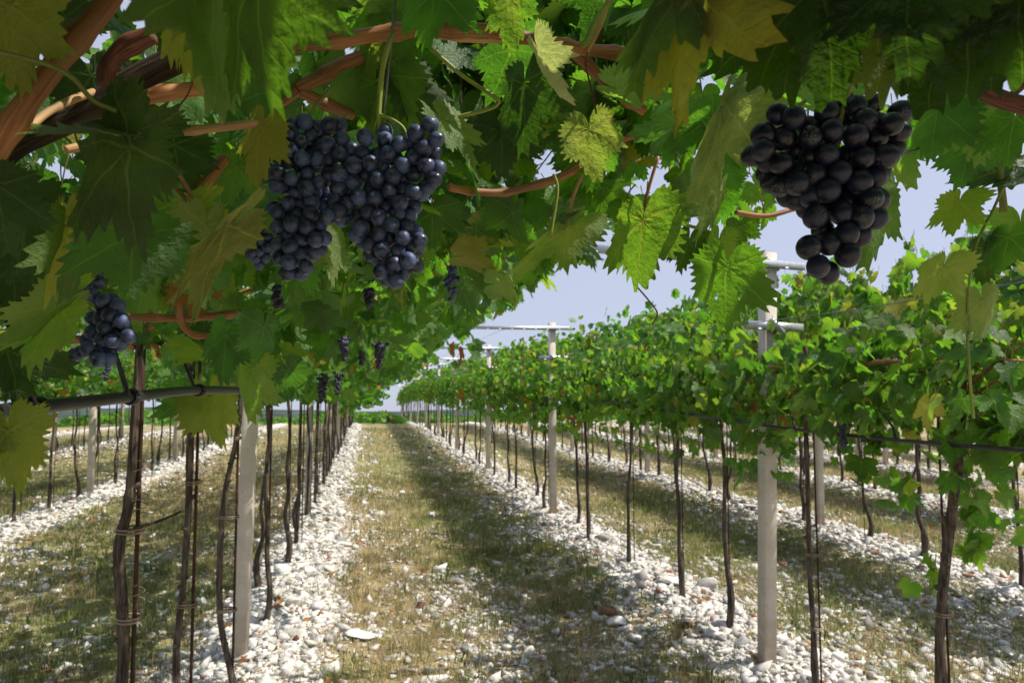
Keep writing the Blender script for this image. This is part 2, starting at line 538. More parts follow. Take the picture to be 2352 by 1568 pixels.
def ground_mat():
    n = N("vineyard ground")
    v = n.coord()
    a = n.node("ShaderNodeAttribute", attribute_name="Col")
    sp = n.node("ShaderNodeSeparateColor"); n.put(sp.inputs[0], a.outputs["Color"])
    g, grn = sp.outputs[0], sp.outputs[1]
    fine = n.noise(n.scale(v, (1, 1, 1)), 9, 6, 0.7)
    straw = n.mix(n.ramp(fine, (0.3, 0.7, 0, 1)), (0.24, 0.18, 0.10), (0.46, 0.37, 0.21))
    gg_ = n.math('MULTIPLY_ADD', n.noise(v, 5, 5, 0.65), 0.9, n.math('MULTIPLY', grn, 0.6))
    col = n.mix(n.ramp(gg_, (0.60, 0.92, 0, 0.8)), straw, (0.16, 0.18, 0.065))
    vo = n.node("ShaderNodeTexVoronoi"); n.put(vo.inputs["Vector"], v); vo.inputs["Scale"].default_value = 26
    chips = n.math('LESS_THAN', n.math('ADD', vo.outputs["Distance"], n.math('MULTIPLY', g, -0.55)), 0.08)
    vo2 = n.node("ShaderNodeTexVoronoi"); n.put(vo2.inputs["Vector"], v); vo2.inputs["Scale"].default_value = 60
    chips2 = n.math('LESS_THAN', n.math('ADD', vo2.outputs["Distance"], n.math('MULTIPLY', g, -0.5)), 0.03)
    soil = n.mix(n.ramp(fine, (0.35, 0.7, 0, 1)), (0.24, 0.15, 0.10), (0.46, 0.37, 0.29))
    col = n.mix(n.ramp(g, (0.25, 0.7, 0, 1)), col, soil)
    sc_ = n.mix(vo.outputs["Color"], (0.52, 0.49, 0.45), (0.74, 0.72, 0.69))
    ch = n.math('MAXIMUM', chips, chips2)
    col = n.mix(ch, col, sc_)
    hgt = n.math('ADD', n.math('MULTIPLY', fine, 0.7), n.math('MULTIPLY', ch, 0.6))
    return n.out(n.bsdf(col, 0.95, n.bump(hgt, 0.7, 0.03), 0, 0.15))


tag(link("ground", mesh("ground", V, Q, ground_mat(), None, gcol)), "dry grass and white rubble ground of the vineyard lanes", "ground", kind="structure")

# far hills beyond the crest
hx = np.linspace(-3200, 4200, 160)
top = -98 + 30 * (fbm(hx / 900, hx * 0 + 3.3, 51, 4) - 0.40) * 2
HV, k = [], len(hx)
for t in np.linspace(0, 1, 12):
    HV.append(np.stack([hx, 3000 + 900 * (t - 0.5) * 2 + 0 * hx, -158 + (top + 158) * math.sin(math.pi * t) + 10 * (fbm(hx / 120, 0 * hx + t * 9, 61) - 0.5) * math.sin(math.pi * t)], -1))
HV = np.concatenate(HV)
ii = (np.arange(11)[:, None] * k + np.arange(k - 1)[None]).ravel()
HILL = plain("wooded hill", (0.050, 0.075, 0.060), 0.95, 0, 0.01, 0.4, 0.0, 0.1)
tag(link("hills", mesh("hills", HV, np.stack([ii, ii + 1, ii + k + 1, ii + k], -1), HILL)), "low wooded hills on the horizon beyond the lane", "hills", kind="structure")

# ------------------------------------------------------------------ stones, grass, litter
PHI = (1 + 5 ** 0.5) / 2
IV = np.array([(-1, PHI, 0), (1, PHI, 0), (-1, -PHI, 0), (1, -PHI, 0), (0, -1, PHI), (0, 1, PHI), (0, -1, -PHI), (0, 1, -PHI), (PHI, 0, -1), (PHI, 0, 1), (-PHI, 0, -1), (-PHI, 0, 1)], float)
IV /= np.linalg.norm(IV[0])
IF = np.array([(0, 11, 5), (0, 5, 1), (0, 1, 7), (0, 7, 10), (0, 10, 11), (1, 5, 9), (5, 11, 4), (11, 10, 2), (10, 7, 6), (7, 1, 8), (3, 9, 4), (3, 4, 2), (3, 2, 6), (3, 6, 8), (3, 8, 9), (4, 9, 5), (2, 4, 11), (6, 2, 10), (8, 6, 7), (9, 8, 1)])


def subdiv(V, Fc):
    V = list(map(tuple, V)); cache = {}
    def mid(a, b):
        k = (min(a, b), max(a, b))
        if k not in cache:
            m = (np.array(V[a]) + np.array(V[b])) / 2
            V.append(tuple(m / np.linalg.norm(m))); cache[k] = len(V) - 1
        return cache[k]
    out = []
    for a, b, c2 in Fc:
        d, e, f = mid(a, b), mid(b, c2), mid(c2, a)
        out += [(a, d, f), (b, e, d), (c2, f, e), (d, e, f)]
    return np.array(V), np.array(out)


IV1, IF1 = subdiv(IV, IF)
CV = np.array([(x, y, z) for x in (-1, 1) for y in (-1, 1) for z in (-1, 1)], float) * 0.72
CFc = np.array([(0, 1, 3), (0, 3, 2), (4, 6, 7), (4, 7, 5), (0, 4, 5), (0, 5, 1), (2, 3, 7), (2, 7, 6), (0, 2, 6), (0, 6, 4), (1, 5, 7), (1, 7, 3)])


def rough_stone(base, rng):
    """an angular lump: a block knocked out of shape, or a sphere cut by random planes"""
    if len(base) == 8: return base * (1 + rng.normal(0, 0.26, (8, 1))) + rng.normal(0, 0.12, (8, 3))
    V = base.copy()
    for _ in range(13):
        n = rng.normal(size=3); n /= np.linalg.norm(n)
        lim = rng.uniform(0.36, 0.72)
        d = V @ n
        V -= np.outer(np.maximum(d - lim, 0), n)
    return V * (1 + rng.normal(0, 0.035, (len(V), 1)))


def rot_batch(n, rng, flat=0.35):
    a = rng.uniform(0, 2 * np.pi, n); t = rng.normal(0, flat, n); u = rng.normal(0, flat, n)
    ca, sa, ct, st, cu, su = np.cos(a), np.sin(a), np.cos(t), np.sin(t), np.cos(u), np.sin(u)
    Z = np.zeros(n); O = np.ones(n)
    Rz = np.stack([ca, -sa, Z, sa, ca, Z, Z, Z, O], -1).reshape(n, 3, 3)
    Rx = np.stack([O, Z, Z, Z, ct, -st, Z, st, ct], -1).reshape(n, 3, 3)
    Ry = np.stack([cu, Z, su, Z, O, Z, -su, Z, cu], -1).reshape(n, 3, 3)
    return Rz @ Rx @ Ry


def scatter_stones(g, pos, size, base, faces, rng, nt=10):
    temps = [rough_stone(base, rng) for _ in range(nt)]
    which = rng.integers(0, nt, len(pos))
    for t in range(nt):
        m = which == t
        n = int(m.sum())
        if not n: continue
        sc3 = size[m, None] * np.stack([rng.uniform(0.85, 1.7, n), rng.uniform(0.7, 1.15, n), rng.uniform(0.32, 0.75, n)], -1) * 0.5
        Vv = np.einsum('nij,nkj->nki', rot_batch(n, rng), temps[t][None] * sc3[:, None]) + pos[m][:, None]
        k = len(base)
        T = (np.arange(n)[:, None, None] * k + faces[None]).reshape(-1, 3)
        b = rng.uniform(0.52, 0.84, n)
        colr = np.stack([b, b * rng.uniform(0.94, 0.985, n), b * rng.uniform(0.84, 0.97, n), np.ones(n)], -1)
        red = rng.random(n) < 0.035
        colr[red, :3] = np.array([0.36, 0.17, 0.11]) * rng.uniform(0.6, 1.2, (int(red.sum()), 1))
        gr = rng.random(n) < 0.20
        colr[gr, :3] *= rng.uniform(0.45, 0.8, (int(gr.sum()), 1))
        g.add(Vv.reshape(-1, 3), T, None, None, np.repeat(colr, k, 0))


def in_view(x, y, z=0.0, pad=80):
    px, py, d = proj(np.stack([x, y, np.broadcast_to(z, x.shape)], -1))
    return (d > 0.5) & (px > -pad) & (px < 2352 + pad) & (py < 1568 + pad)


rs = np.random.default_rng(21)
gst = Geo()
# (count, y range, x range, size mean, smallest, largest, mesh)
for cnt, y0, y1, x0, x1, mean, lo, hi, big in ((190000, 2.4, 8.5, -5.2, 8.8, 0.031, 0.012, 0.10, 0), (7500, 2.4, 9.5, -5.2, 8.8, 0.095, 0.05, 0.20, 1), (130000, 8.5, 16, -9, 13, 0.043, 0.02, 0.12, 0), (80000, 16, 30, -13, 19, 0.066, 0.04, 0.14, 0)):
    x = rs.uniform(x0, x1, cnt); y = rs.uniform(y0, y1, cnt)
    keep = in_view(x, y)
    x, y = x[keep], y[keep]
    g = gravel_at(x, y)
    if big: g = np.clip(g - 0.55, 0, 1) * 1.2 + 0.012
    keep = rs.random(len(x)) < g * (0.5 if y0 > 8 else (0.85 if not big else 0.8))
    x, y = x[keep], y[keep]
    size = np.clip(rs.lognormal(math.log(mean), 0.42, len(x)), lo, hi)
    pos = np.stack([x, y, ground_z(x, y) + size * rs.uniform(0.02, 0.22, len(x))], -1)
    if big: scatter_stones(gst, pos, size, IV1, IF1, rs)
    else:
        m = rs.random(len(pos)) < 0.85
        scatter_stones(gst, pos[m], size[m], CV, CFc, rs, 16)
        scatter_stones(gst, pos[~m], size[~m], IV, IF, rs)
tag(link("gravel", gst.build("gravel", STONE, smooth=False)), "white broken limestone heaped along the vine rows", "gravel", kind="stuff")


def ground_pick(px, py):
    d = CF + CR * (px - 1176) / F + CU * (784 - py) / F
    t = -(H - 0.02) / d[2]
    p = CO + d * t
    return np.array([p[0], p[1], float(ground_z(p[0], p[1]))])


def one_stone(px, py, wpx, label, flat=0.7, seed=0, colr=(0.78, 0.76, 0.72), rz=0.0, long=1.25):
    p = ground_pick(px, py)
    dist = (p - CO) @ CF
    r = wpx / F * dist / 2
    rng = np.random.default_rng(seed)
    v, f = subdiv(IV1, IF1)
    v = rough_stone(v, rng) * np.array([long, 0.9, flat]) * r
    o = link("stone", mesh("stone", v, f, STONE, None, np.tile(tuple(colr) + (1,), (len(v), 1)), smooth=False))
    o.location = p + np.array([0, 0, r * flat * 0.45]); o.rotation_euler = (0.1, 0.06, rz)
    tag(o, label, "stone", "single big stones")


one_stone(922, 1130, 20, "small round white stone alone on the grass far up the lane", 0.9, 5, (0.82, 0.82, 0.81), 0, 1.0)
one_stone(652, 1322, 40, "upright white boulder in the rubble just past the nearest left post", 1.0, 3)
one_stone(694, 1312, 36, "blocky white boulder right of the upright one in the left rubble", 0.8, 4, rz=0.5)
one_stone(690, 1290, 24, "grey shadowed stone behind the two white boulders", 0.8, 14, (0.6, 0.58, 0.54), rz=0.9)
one_stone(1005, 1540, 62, "long flat white stone lying in the grass at the bottom of the lane", 0.45, 6, rz=-0.15, long=1.6)
one_stone(830, 1446, 66, "long white slab on the edge of the left rubble and the grass", 0.35, 8, rz=-0.2, long=1.7)
one_stone(635, 1412, 30, "reddish brown broken stone in the left white rubble", 0.8, 9, (0.36, 0.16, 0.10))
one_stone(1925, 1502 , 48, "big pale rounded stone right of the nearest right post", 0.75, 12, rz=0.4)

# grass
rg = np.random.default_rng(33)


def blades(g, x, y, hgt, wid, colr, rng, lean=0.6):
    n = len(x)
    z = ground_z(x, y) - 0.005
    a = rng.uniform(0, 2 * np.pi, n)
    l = rng.normal(0, lean, n)
    up = np.stack([np.cos(a) * np.sin(l), np.sin(a) * np.sin(l), np.cos(l)], -1)
    b = a + np.pi / 2 + rng.normal(0, 0.5, n)
    sd = np.stack([np.cos(b), np.sin(b), np.zeros(n)], -1) * wid[:, None] * 0.5
    base = np.stack([x, y, z], -1)
    bend = np.stack([np.cos(a), np.sin(a), np.zeros(n) - 0.3], -1) * (hgt * np.abs(rng.normal(0, 0.35, n)))[:, None]
    mid = base + up * hgt[:, None] * 0.55
    tip = base + up * hgt[:, None] + bend
    Vv = np.stack([base - sd, base + sd, mid + sd * 0.8, mid - sd * 0.8, tip], 1).reshape(-1, 3)
    i = np.arange(n)[:, None] * 5
    g.add(Vv, i + np.array([[3, 2, 4]]), i + np.array([[0, 1, 2, 3]]), None, np.repeat(np.hstack([colr, np.ones((n, 1))]), 5, 0))


def grass_field(g, cnt, y0, y1, x0, x1, h0, w0):
    x = rg.uniform(x0, x1, cnt); y = rg.uniform(y0, y1, cnt)
    k = in_view(x, y); x, y = x[k], y[k]
    cl = fbm(x * 5.5, y * 5.5, 71); gr = gravel_at(x, y)
    grn = fbm(x * 0.7, y * 0.7, 31) * 0.55 + fbm(x * 3, y * 3, 81) * 0.45
    grn = grn + 0.16 * np.exp(-((x - 1.35) / 0.8) ** 2)
    k = rg.random(len(x)) < np.clip((cl - 0.26) * 3.4, 0.15, 1) * np.clip(1.04 - gr * 1.15, 0.02, 1)
    x, y, grn = x[k], y[k], grn[k]
    n = len(x)
    isg = rg.random(n) < np.clip((grn - 0.40) * 3.0, 0.12, 0.85)
    straw = np.array([0.54, 0.435, 0.25]) * rg.uniform(0.55, 1.15, (n, 1))
    gcol_ = np.array([0.19, 0.25, 0.075]) * rg.uniform(0.6, 1.35, (n, 1)) + np.array([0.05, 0.02, 0]) * rg.random((n, 1))
    colr = np.where(isg[:, None], gcol_, straw) * (0.62 + 0.72 * fbm(x * 1.6 + 5, y * 1.6, 131))[:, None]
    hgt = h0 * (0.55 + 1.0 * fbm(x * 4.2, y * 4.2, 141)) * rg.lognormal(0, 0.4, n) * np.where(isg, 1.1, 0.9)
    blades(g, x, y, hgt, np.full(n, w0) * rg.uniform(0.6, 1.4, n), colr, rg, 0.95)


gg = Geo()
grass_field(gg, 480000, 2.6, 7.5, -4.6, 7.5, 0.056, 0.0048)
grass_field(gg, 260000, 7.5, 14, -7.5, 12, 0.066, 0.008)
grass_field(gg, 90000, 14, 30, -13, 19, 0.09, 0.014)
# broad green weed rosettes
for px, py in ((1365, 0), ):
    pass
wx = rg.uniform(-3.5, 6.5, 260); wy = rg.uniform(3.2, 11, 260)
k = (gravel_at(wx, wy) < 0.55); wx, wy = wx[k], wy[k]
for x, y in zip(wx, wy):
    m = rg.integers(6, 16)
    blades(gg, x + rg.normal(0, 0.035, m), y + rg.normal(0, 0.035, m), rg.uniform(0.05, 0.13, m), rg.uniform(0.006, 0.013, m),
           np.array([0.055, 0.12, 0.03]) * rg.uniform(0.7, 1.5, (m, 1)), rg, 0.7)
# tall seed stalks
n = 420
x = rg.uniform(-3.5, 6.5, n); y = rg.uniform(3.0, 11, n)
blades(gg, x, y, rg.uniform(0.12, 0.34, n), np.full(n, 0.0028), np.array([0.42, 0.33, 0.15]) * rg.uniform(0.7, 1.1, (n, 1)), rg, 0.5)
tag(link("grass", gg.build("grass", GRASS)), "mown dry and green grass in the lanes between the vine rows", "grass", kind="stuff")

# ------------------------------------------------------------------ leaves
LOBES = np.array([(0, 1.0), (9, 0.86), (17, 0.74), (25, 0.60), (30, 0.56), (38, 0.70), (46, 0.82), (53, 0.90), (61, 0.78), (70, 0.66), (78, 0.58), (86, 0.60), (96, 0.66), (106, 0.68), (118, 0.58), (132, 0.50), (146, 0.45), (158, 0.38), (168, 0.26), (176, 0.06)])


def leaf_template(step, rings, teeth, seed=0, lobed=1.0):
    a = np.arange(-176, 176.01, step)
    r = np.interp(np.abs(a), LOBES[:, 0], LOBES[:, 1])
    r = 0.80 * (1 - lobed) * np.interp(np.abs(a), [0, 90, 150, 176], [1.05, 0.85, 0.6, 0.15]) + lobed * r
    rng = np.random.default_rng(seed)
    if teeth:
        per = 9.6
        ph = np.mod(np.abs(a) + rng.normal(0, 0.6, len(a)), per) / per
        r = r * (1 + 0.115 * (np.where(ph < 0.6, ph / 0.6, (1 - ph) / 0.4) - 0.5) * 2 * np.clip((170 - np.abs(a)) / 30, 0, 1))
    t = np.radians(a)
    xy = np.stack([np.sin(t) * r, np.cos(t) * r], -1)
    k = len(a)
    fr = np.linspace(0, 1, rings + 1)[1:]
    V = [np.zeros((1, 2))]
    for f in fr: V.append(xy * f)
    V = np.concatenate(V)
    T = [(0, 1 + i + 1, 1 + i) for i in range(k - 1)]
    for q in range(rings - 1):
        b0, b1 = 1 + q * k, 1 + (q + 1) * k
        for i in range(k - 1):
            T += [(b0 + i, b0 + i + 1, b1 + i + 1), (b0 + i, b1 + i + 1, b1 + i)]
    # top side (+z) must face out: reverse where needed
    T = np.array(T)
    A, B, C2 = V[T[:, 0]], V[T[:, 1]], V[T[:, 2]]
    cr = (B[:, 0] - A[:, 0]) * (C2[:, 1] - A[:, 1]) - (B[:, 1] - A[:, 1]) * (C2[:, 0] - A[:, 0])
    T[cr < 0] = T[cr < 0][:, ::-1]
    return V, T


TPL = {0: [leaf_template(2.4, 10, True, 1, 1.0), leaf_template(2.4, 10, True, 2, 0.8), leaf_template(2.4, 10, True, 3, 0.65)],
       1: [leaf_template(4.9, 3, True, 4, 1.0), leaf_template(4.9, 3, True, 5, 0.7)],
       2: [leaf_template(11.0, 2, False, 6, 1.0), leaf_template(11.7, 2, False, 7, 0.7)],
       3: [leaf_template(27, 1, False, 8, 0.9)]}


def unit(v): return v / (np.linalg.norm(v, axis=-1, keepdims=True) + 1e-12)


def add_leaves(g, lod, pos, tip, nrm, size, colr, rng, curl=None, bend=None, wave=None):
    """colr (n,4): albedo and age; curl about the midrib, bend along it"""
    n = len(pos)
    if n == 0: return
    tip = unit(tip)
    nrm = unit(nrm - tip * np.sum(nrm * tip, -1, keepdims=True))
    side = np.cross(tip, nrm)
    curl = rng.normal(0.35, 0.75, n) if curl is None else np.broadcast_to(curl, n)
    bend = rng.normal(0.45, 0.55, n) if bend is None else np.broadcast_to(bend, n)
    wave = rng.uniform(0.02, 0.10, n) if wave is None else np.broadcast_to(wave, n)
    curl = np.where(np.abs(curl) < 0.05, 0.05, curl); bend = np.where(np.abs(bend) < 0.05, 0.05, bend)
    which = rng.integers(0, len(TPL[lod]), n)
    for w_, (xy, T) in enumerate(TPL[lod]):
        m = which == w_
        k = int(m.sum())
        if not k: continue
        x = xy[None, :, 0] * rng.uniform(0.88, 1.1, (k, 1)); y = xy[None, :, 1] + 0 * x
        jit = 1 + 0.10 * np.sin(2 * np.arctan2(x, y) + rng.uniform(0, 6.28, (k, 1))) + 0.06 * np.sin(5 * np.arctan2(x, y) + rng.uniform(0, 6.28, (k, 1)))
        x, y = x * jit, y * jit
        cu, be, wa = curl[m, None], bend[m, None], wave[m, None]
        X = np.sin(cu * x) / cu
        Z = (1 - np.cos(cu * x)) / cu
        Y = np.sin(be * y) / be
        Z = Z - (1 - np.cos(be * y)) / be
        r = np.hypot(x, y); th = np.arctan2(x, y)
        if lod == 0:          # the blade is puckered between its veins
            q_ = np.abs(np.sin((np.hypot(x, y) * 11 + 2.2 * np.sin(3.4 * np.arctan2(x, y))))) * np.abs(np.sin(3.3 * np.arctan2(x, y)))
            Z = Z + 0.022 * q_ + 0.02 * np.sin(7 * x + rng.uniform(0, 6)) * np.cos(6 * y + rng.uniform(0, 6))
        Z = Z + 0.030 * r * (np.sin(x * 9 + rng.uniform(0, 6.28, (k, 1))) * np.sin(y * 8 + rng.uniform(0, 6.28, (k, 1))))
        Z = Z + wa * r * r * (np.sin(3 * th + rng.uniform(0, 6.28, (k, 1))) + 0.6 * np.sin(7 * th + rng.uniform(0, 6.28, (k, 1))))
        S = size[m, None, None]
        Vv = pos[m][:, None] + S * (X[..., None] * side[m][:, None] + Y[..., None] * tip[m][:, None] + Z[..., None] * nrm[m][:, None])
        q = len(xy)
        g.add(Vv.reshape(-1, 3), (np.arange(k)[:, None, None] * q + T[None]).reshape(-1, 3), None, np.tile(xy, (k, 1)), np.repeat(colr[m], q, 0))


def leaf_colours(n, rng, yellow=0.06, brown=0.012, light=0.25):
    base = np.array([0.038, 0.100, 0.019]) * rng.lognormal(0, 0.22, (n, 1))
    lt = rng.random(n) < light
    base[lt] = base[lt] * np.array([1.7, 1.42, 1.25])
    age = np.clip(rng.normal(0.18, 0.16, n), 0, 0.5)
    yl = rng.random(n) < yellow
    base[yl] = np.array([0.24, 0.21, 0.03]) * rng.uniform(0.7, 1.2, (int(yl.sum()), 1)); age[yl] = 0.45
    br = rng.random(n) < brown
    base[br] = np.array([0.30, 0.10, 0.03]) * rng.uniform(0.6, 1.1, (int(br.sum()), 1)); age[br] = 0.3
    return np.hstack([base, age[:, None]])


def hang(n, rng, lo=15, hi=85):
    """tip directions that hang, and blade normals that look up and outward"""
    a = rng.uniform(0, 2 * np.pi, n); d = np.radians(rng.uniform(lo, hi, n))
    tip = np.stack([np.cos(a) * np.cos(d), np.sin(a) * np.cos(d), -np.sin(d)], -1)
    up = np.stack([np.cos(a) * np.sin(d), np.sin(a) * np.sin(d), np.cos(d)], -1)
    sd = np.cross(tip, up)
    ro = rng.normal(0, 0.6, n)[:, None]
    return tip, up * np.cos(ro) + sd * np.sin(ro)


def add_stalks(g, pos, tip, size, rng, r=0.0014, sides=4):
    """leaf stalks that rise from the blade's foot to the shoot above it"""
    for p, t, s_ in zip(pos, tip, size):
        q = p - t * s_ * 0.35 + np.array([rng.normal(0, 0.012), rng.normal(0, 0.012), s_ * rng.uniform(0.35, 0.7)])
        m = (p + q) / 2 - t * s_ * 0.15
        V, T, Q, U = tube(np.array([p, m, q]), [r, r, r * 1.3], sides, False)
        cc = (0.25, 0.22, 0.07, 0.0) if rng.random() < 0.6 else (0.30, 0.14, 0.07, 0.0)
        g.add(V, None, Q, np.full((len(V), 2), 9.0), cc)


def pergola_leaves(n, rng, xl=-1.6, xr=1.46, yl=-0.55, yr=0.55):
    x = rng.uniform(xl, xr, n)
    y = rng.uniform(yl, yr, n)
    z = 1.98 + 0.16 * np.abs(x) + rng.normal(0, 0.13, n)
    low = rng.random(n) < 0.20
    x[low] = rng.normal(0, 0.28, int(low.sum()))
    z[low] = rng.uniform(1.58, 1.95, int(low.sum()))
    edge = np.abs(x) > 1.5
    z[edge] -= rng.uniform(0, 0.14, int(edge.sum()))
    k = (x > -0.3) | (rng.random(n) < 0.6)
    x[~k] = rng.normal(0.35, 0.45, int((~k).sum())).clip(-0.3, xr)
    return np.stack([x, y, z], -1)


def hedge_leaves(n, rng):
    """leaves trained away from the lane side: low by the posts, rising along the outer arm"""
    x = -0.24 + 1.45 * rng.random(n) ** 1.15
    z = 1.72 + 0.47 * np.clip(x, 0, 1.3) + rng.normal(0, 0.13 + 0.05 * np.clip(x, 0, 1), n)
    y = rng.uniform(-0.56, 0.56, n)
    top_ = rng.random(n) < 0.07
    z[top_] += np.abs(rng.normal(0, 0.16, int(top_.sum()))) * np.clip(x[top_] + 0.2, 0, 1)
    q = int(n * 0.12) // 8
    for j in range(q):          # single shoots that stick out of the mass
        b = np.array([rng.uniform(0.1, 1.15), rng.uniform(-0.5, 0.5), 0]); b[2] = 1.85 + 0.45 * b[0]
        d = np.array([rng.normal(0.0, 0.35), rng.normal(0, 0.4), rng.uniform(0.5, 1.0)])
        t = np.linspace(0.15, 1, 8) * rng.uniform(0.25, 0.48)
        i = slice(j * 8, j * 8 + 8)
        x[i], y[i], z[i] = b[0] + d[0] * t + rng.normal(0, 0.02, 8), b[1] + d[1] * t + rng.normal(0, 0.02, 8), b[2] + d[2] * t - 0.35 * t * t
    lowm = rng.random(n) < 0.15
    m_ = int(lowm.sum())
    x[lowm] = rng.normal(0.02, 0.14, m_)
    yc = rng.choice(rng.uniform(-0.5, 0.5, 4), m_)
    y[lowm] = yc + rng.normal(0, 0.09, m_)
    z[lowm] = 1.62 - rng.random(m_) ** 1.3 * (0.22 + 0.30 * (np.sin(yc * 40) > 0))
    return np.stack([x, y, z], -1)


def cane_set(rng, kind, cnt=9, sides=5):
    g = Geo()
    for _ in range(cnt):
        y0 = rng.uniform(-0.4, 0.4)
        if kind == "pergola":
            sg = rng.choice([-1, 1])
            p = [(0, y0 * 0.5, 1.82), (sg * 0.25, y0 * 0.8, 1.98 + rng.normal(0, 0.03)), (sg * 0.8, y0 + rng.normal(0, 0.1), 2.10 + rng.normal(0, 0.05)), (sg * 1.25, y0 + rng.normal(0, 0.2), 2.18 + rng.normal(0, 0.07))]
        else:
            e = rng.uniform(0.6, 1.1); p = [(0, y0 * 0.4, 1.60), (0.2 * e, y0, 1.80 + rng.normal(0, 0.04)), (0.6 * e, y0 + rng.normal(0, 0.12), 2.0 + rng.normal(0, 0.05)), (1.15 * e, y0 + rng.normal(0, 0.2), 2.2 + rng.normal(0, 0.08))]
        add_tube(g, p, [0.0065, 0.005, 0.004, 0.0025], sides, 4)
    add_tube(g, [(0, -0.46, 1.76), (0.02, -0.2, 1.78), (0, 0, 1.77), (-0.02, 0.25, 1.79), (0, 0.46, 1.77)], 0.011, 6, 3)
    return g.build("canes", CANE)


def foliage_mesh(kind, n, lod, rng, stalks=False, light=0.25):
    g = Geo()
    pos = pergola_leaves(n, rng) if kind == "pergola" else hedge_leaves(n, rng)
    tip, nr = hang(n, rng, 10 if kind == "pergola" else 25, 88)
    size = rng.uniform(0.042, 0.112, n) * (1 if kind == "pergola" else 0.92)
    colr = leaf_colours(n, rng, 0.05, 0.014, light)
    colr[:, :3] *= (0.72 + 0.65 * fbm(pos[:, 1] * 3.1 + pos[:, 0] * 2 + 9, pos[:, 2] * 3.3 + pos[:, 0] * 2, int(rng.integers(0, 999)), 2))[:, None]
    add_leaves(g, lod, pos, tip, nr, size, colr, rng)
    if kind == "hedge": g.C = [c_ * np.array([1.12, 1.08, 1.0, 1.0]) for c_ in g.C]      # yellower than the roof, the sunlit glow put into the colour
    if stalks: add_stalks(g, pos, tip, size, rng)
    return g.build("foliage", LEAF if lod <= 1 else LEAF_FAR)


rv = np.random.default_rng(101)
FOL = {}
for kind, cnts in (("pergola", {1: 520, 2: 600, 3: 540}), ("hedge", {1: 900, 2: 840, 3: 640})):
    for lod in (1, 2, 3):
        FOL[kind, lod] = [foliage_mesh(kind, cnts[lod], lod, rv, lod == 1, 0.25 if kind == "pergola" else 0.6) for _ in range(4)]
def curtain_mesh(rng, n=420):
    """an unpruned vine whose shoots hang nearly to the grass"""
    x = rng.uniform(-0.35, 1.3, n); y = rng.uniform(-0.6, 0.6, n)
    z = 0.85 + 0.35 * np.abs(x) + rng.random(n) ** 0.7 * 1.3
    tip, nr = hang(n, rng, 20, 88)
    g = Geo()
    add_leaves(g, 3, np.stack([x, y, z], -1), tip, nr, rng.uniform(0.06, 0.12, n), leaf_colours(n, rng, 0.03, 0.004, 0.3), rng)
    return g.build("foliage", LEAF_FAR)


CURTAIN = [curtain_mesh(rv) for _ in range(2)]
CANES = {k_: [cane_set(rv, k_) for _ in range(3)] for k_ in ("pergola", "hedge")}


def trunk_mesh(rng, top, r0=0.019, lean=(0, 0), near=False, sides=9, kink=0.05):
    k = 13 if near else 9
    z = np.linspace(-0.03, top, k)
    f = z / top
    a = rng.uniform(0, 6.28)
    off = np.stack([np.cos(a) * kink * np.exp(-f * 6) + rng.normal(0, 0.012, k), np.sin(a) * kink * np.exp(-f * 6) + rng.normal(0, 0.014, k)], -1)
    off[:, 0] += lean[0] * f; off[:, 1] += lean[1] * f
    off[0] *= 0.3
    p = np.stack([off[:, 0], off[:, 1], z], -1)
    r = r0 * (1.0 + rng.normal(0, 0.10, k)) * (1.05 - 0.25 * f)
    r[0] *= 1.5; r[1] *= rng.uniform(1.2, 1.8)
    g = Geo()
    add_tube(g, p, r, sides, 6 if near else 3)
    if near:           # knots and pruning stubs
        for q in range(7):
            i = rng.integers(2, k - 1); b = rng.uniform(0, 6.28)
            d = np.array([math.cos(b), math.sin(b), 0.5])
            add_tube(g, [p[i], p[i] + d * r0 * 1.0, p[i] + d * r0 * rng.uniform(1.3, 2.2)], [r0 * 0.75, r0 * 0.6, r0 * 0.3], 7, 3)
    return g.build("trunk", BARK_NEAR if near else BARK), p


def rod_mesh(top, off=0.035):
    g = Geo()
    add_tube(g, [(off, 0.01, -0.1), (off * 0.95, 0.01, top * 0.5), (off, 0, top)], 0.0045, 6, 2)
    return g.build("stake", ROD)


def tie_mesh(p, zs, off=0.035, r=0.019):
    g = Geo()
    for z in zs:
        cx, cy_ = np.interp(z, p[:, 2], p[:, 0]), np.interp(z, p[:, 2], p[:, 1])
        ang = np.linspace(0, 2 * np.pi, 17)
        mx = (cx + off) / 2
        rx = abs(off - cx) / 2 + r
        for dz in (-0.006, 0.004):
            ring = np.stack([mx + rx * np.cos(ang), cy_ * 0.5 + (r + 0.006) * np.sin(ang), z + dz + 0.003 * np.sin(ang)], -1)
            add_tube(g, ring, 0.0036, 5, raw=True)
    return g.build("tie", TIE)


TRUNKS = [trunk_mesh(rv, 1.85, rv.uniform(0.013, 0.018), kink=rv.uniform(0.05, 0.20))[0] for _ in range(8)]
RODM = rod_mesh(1.9)

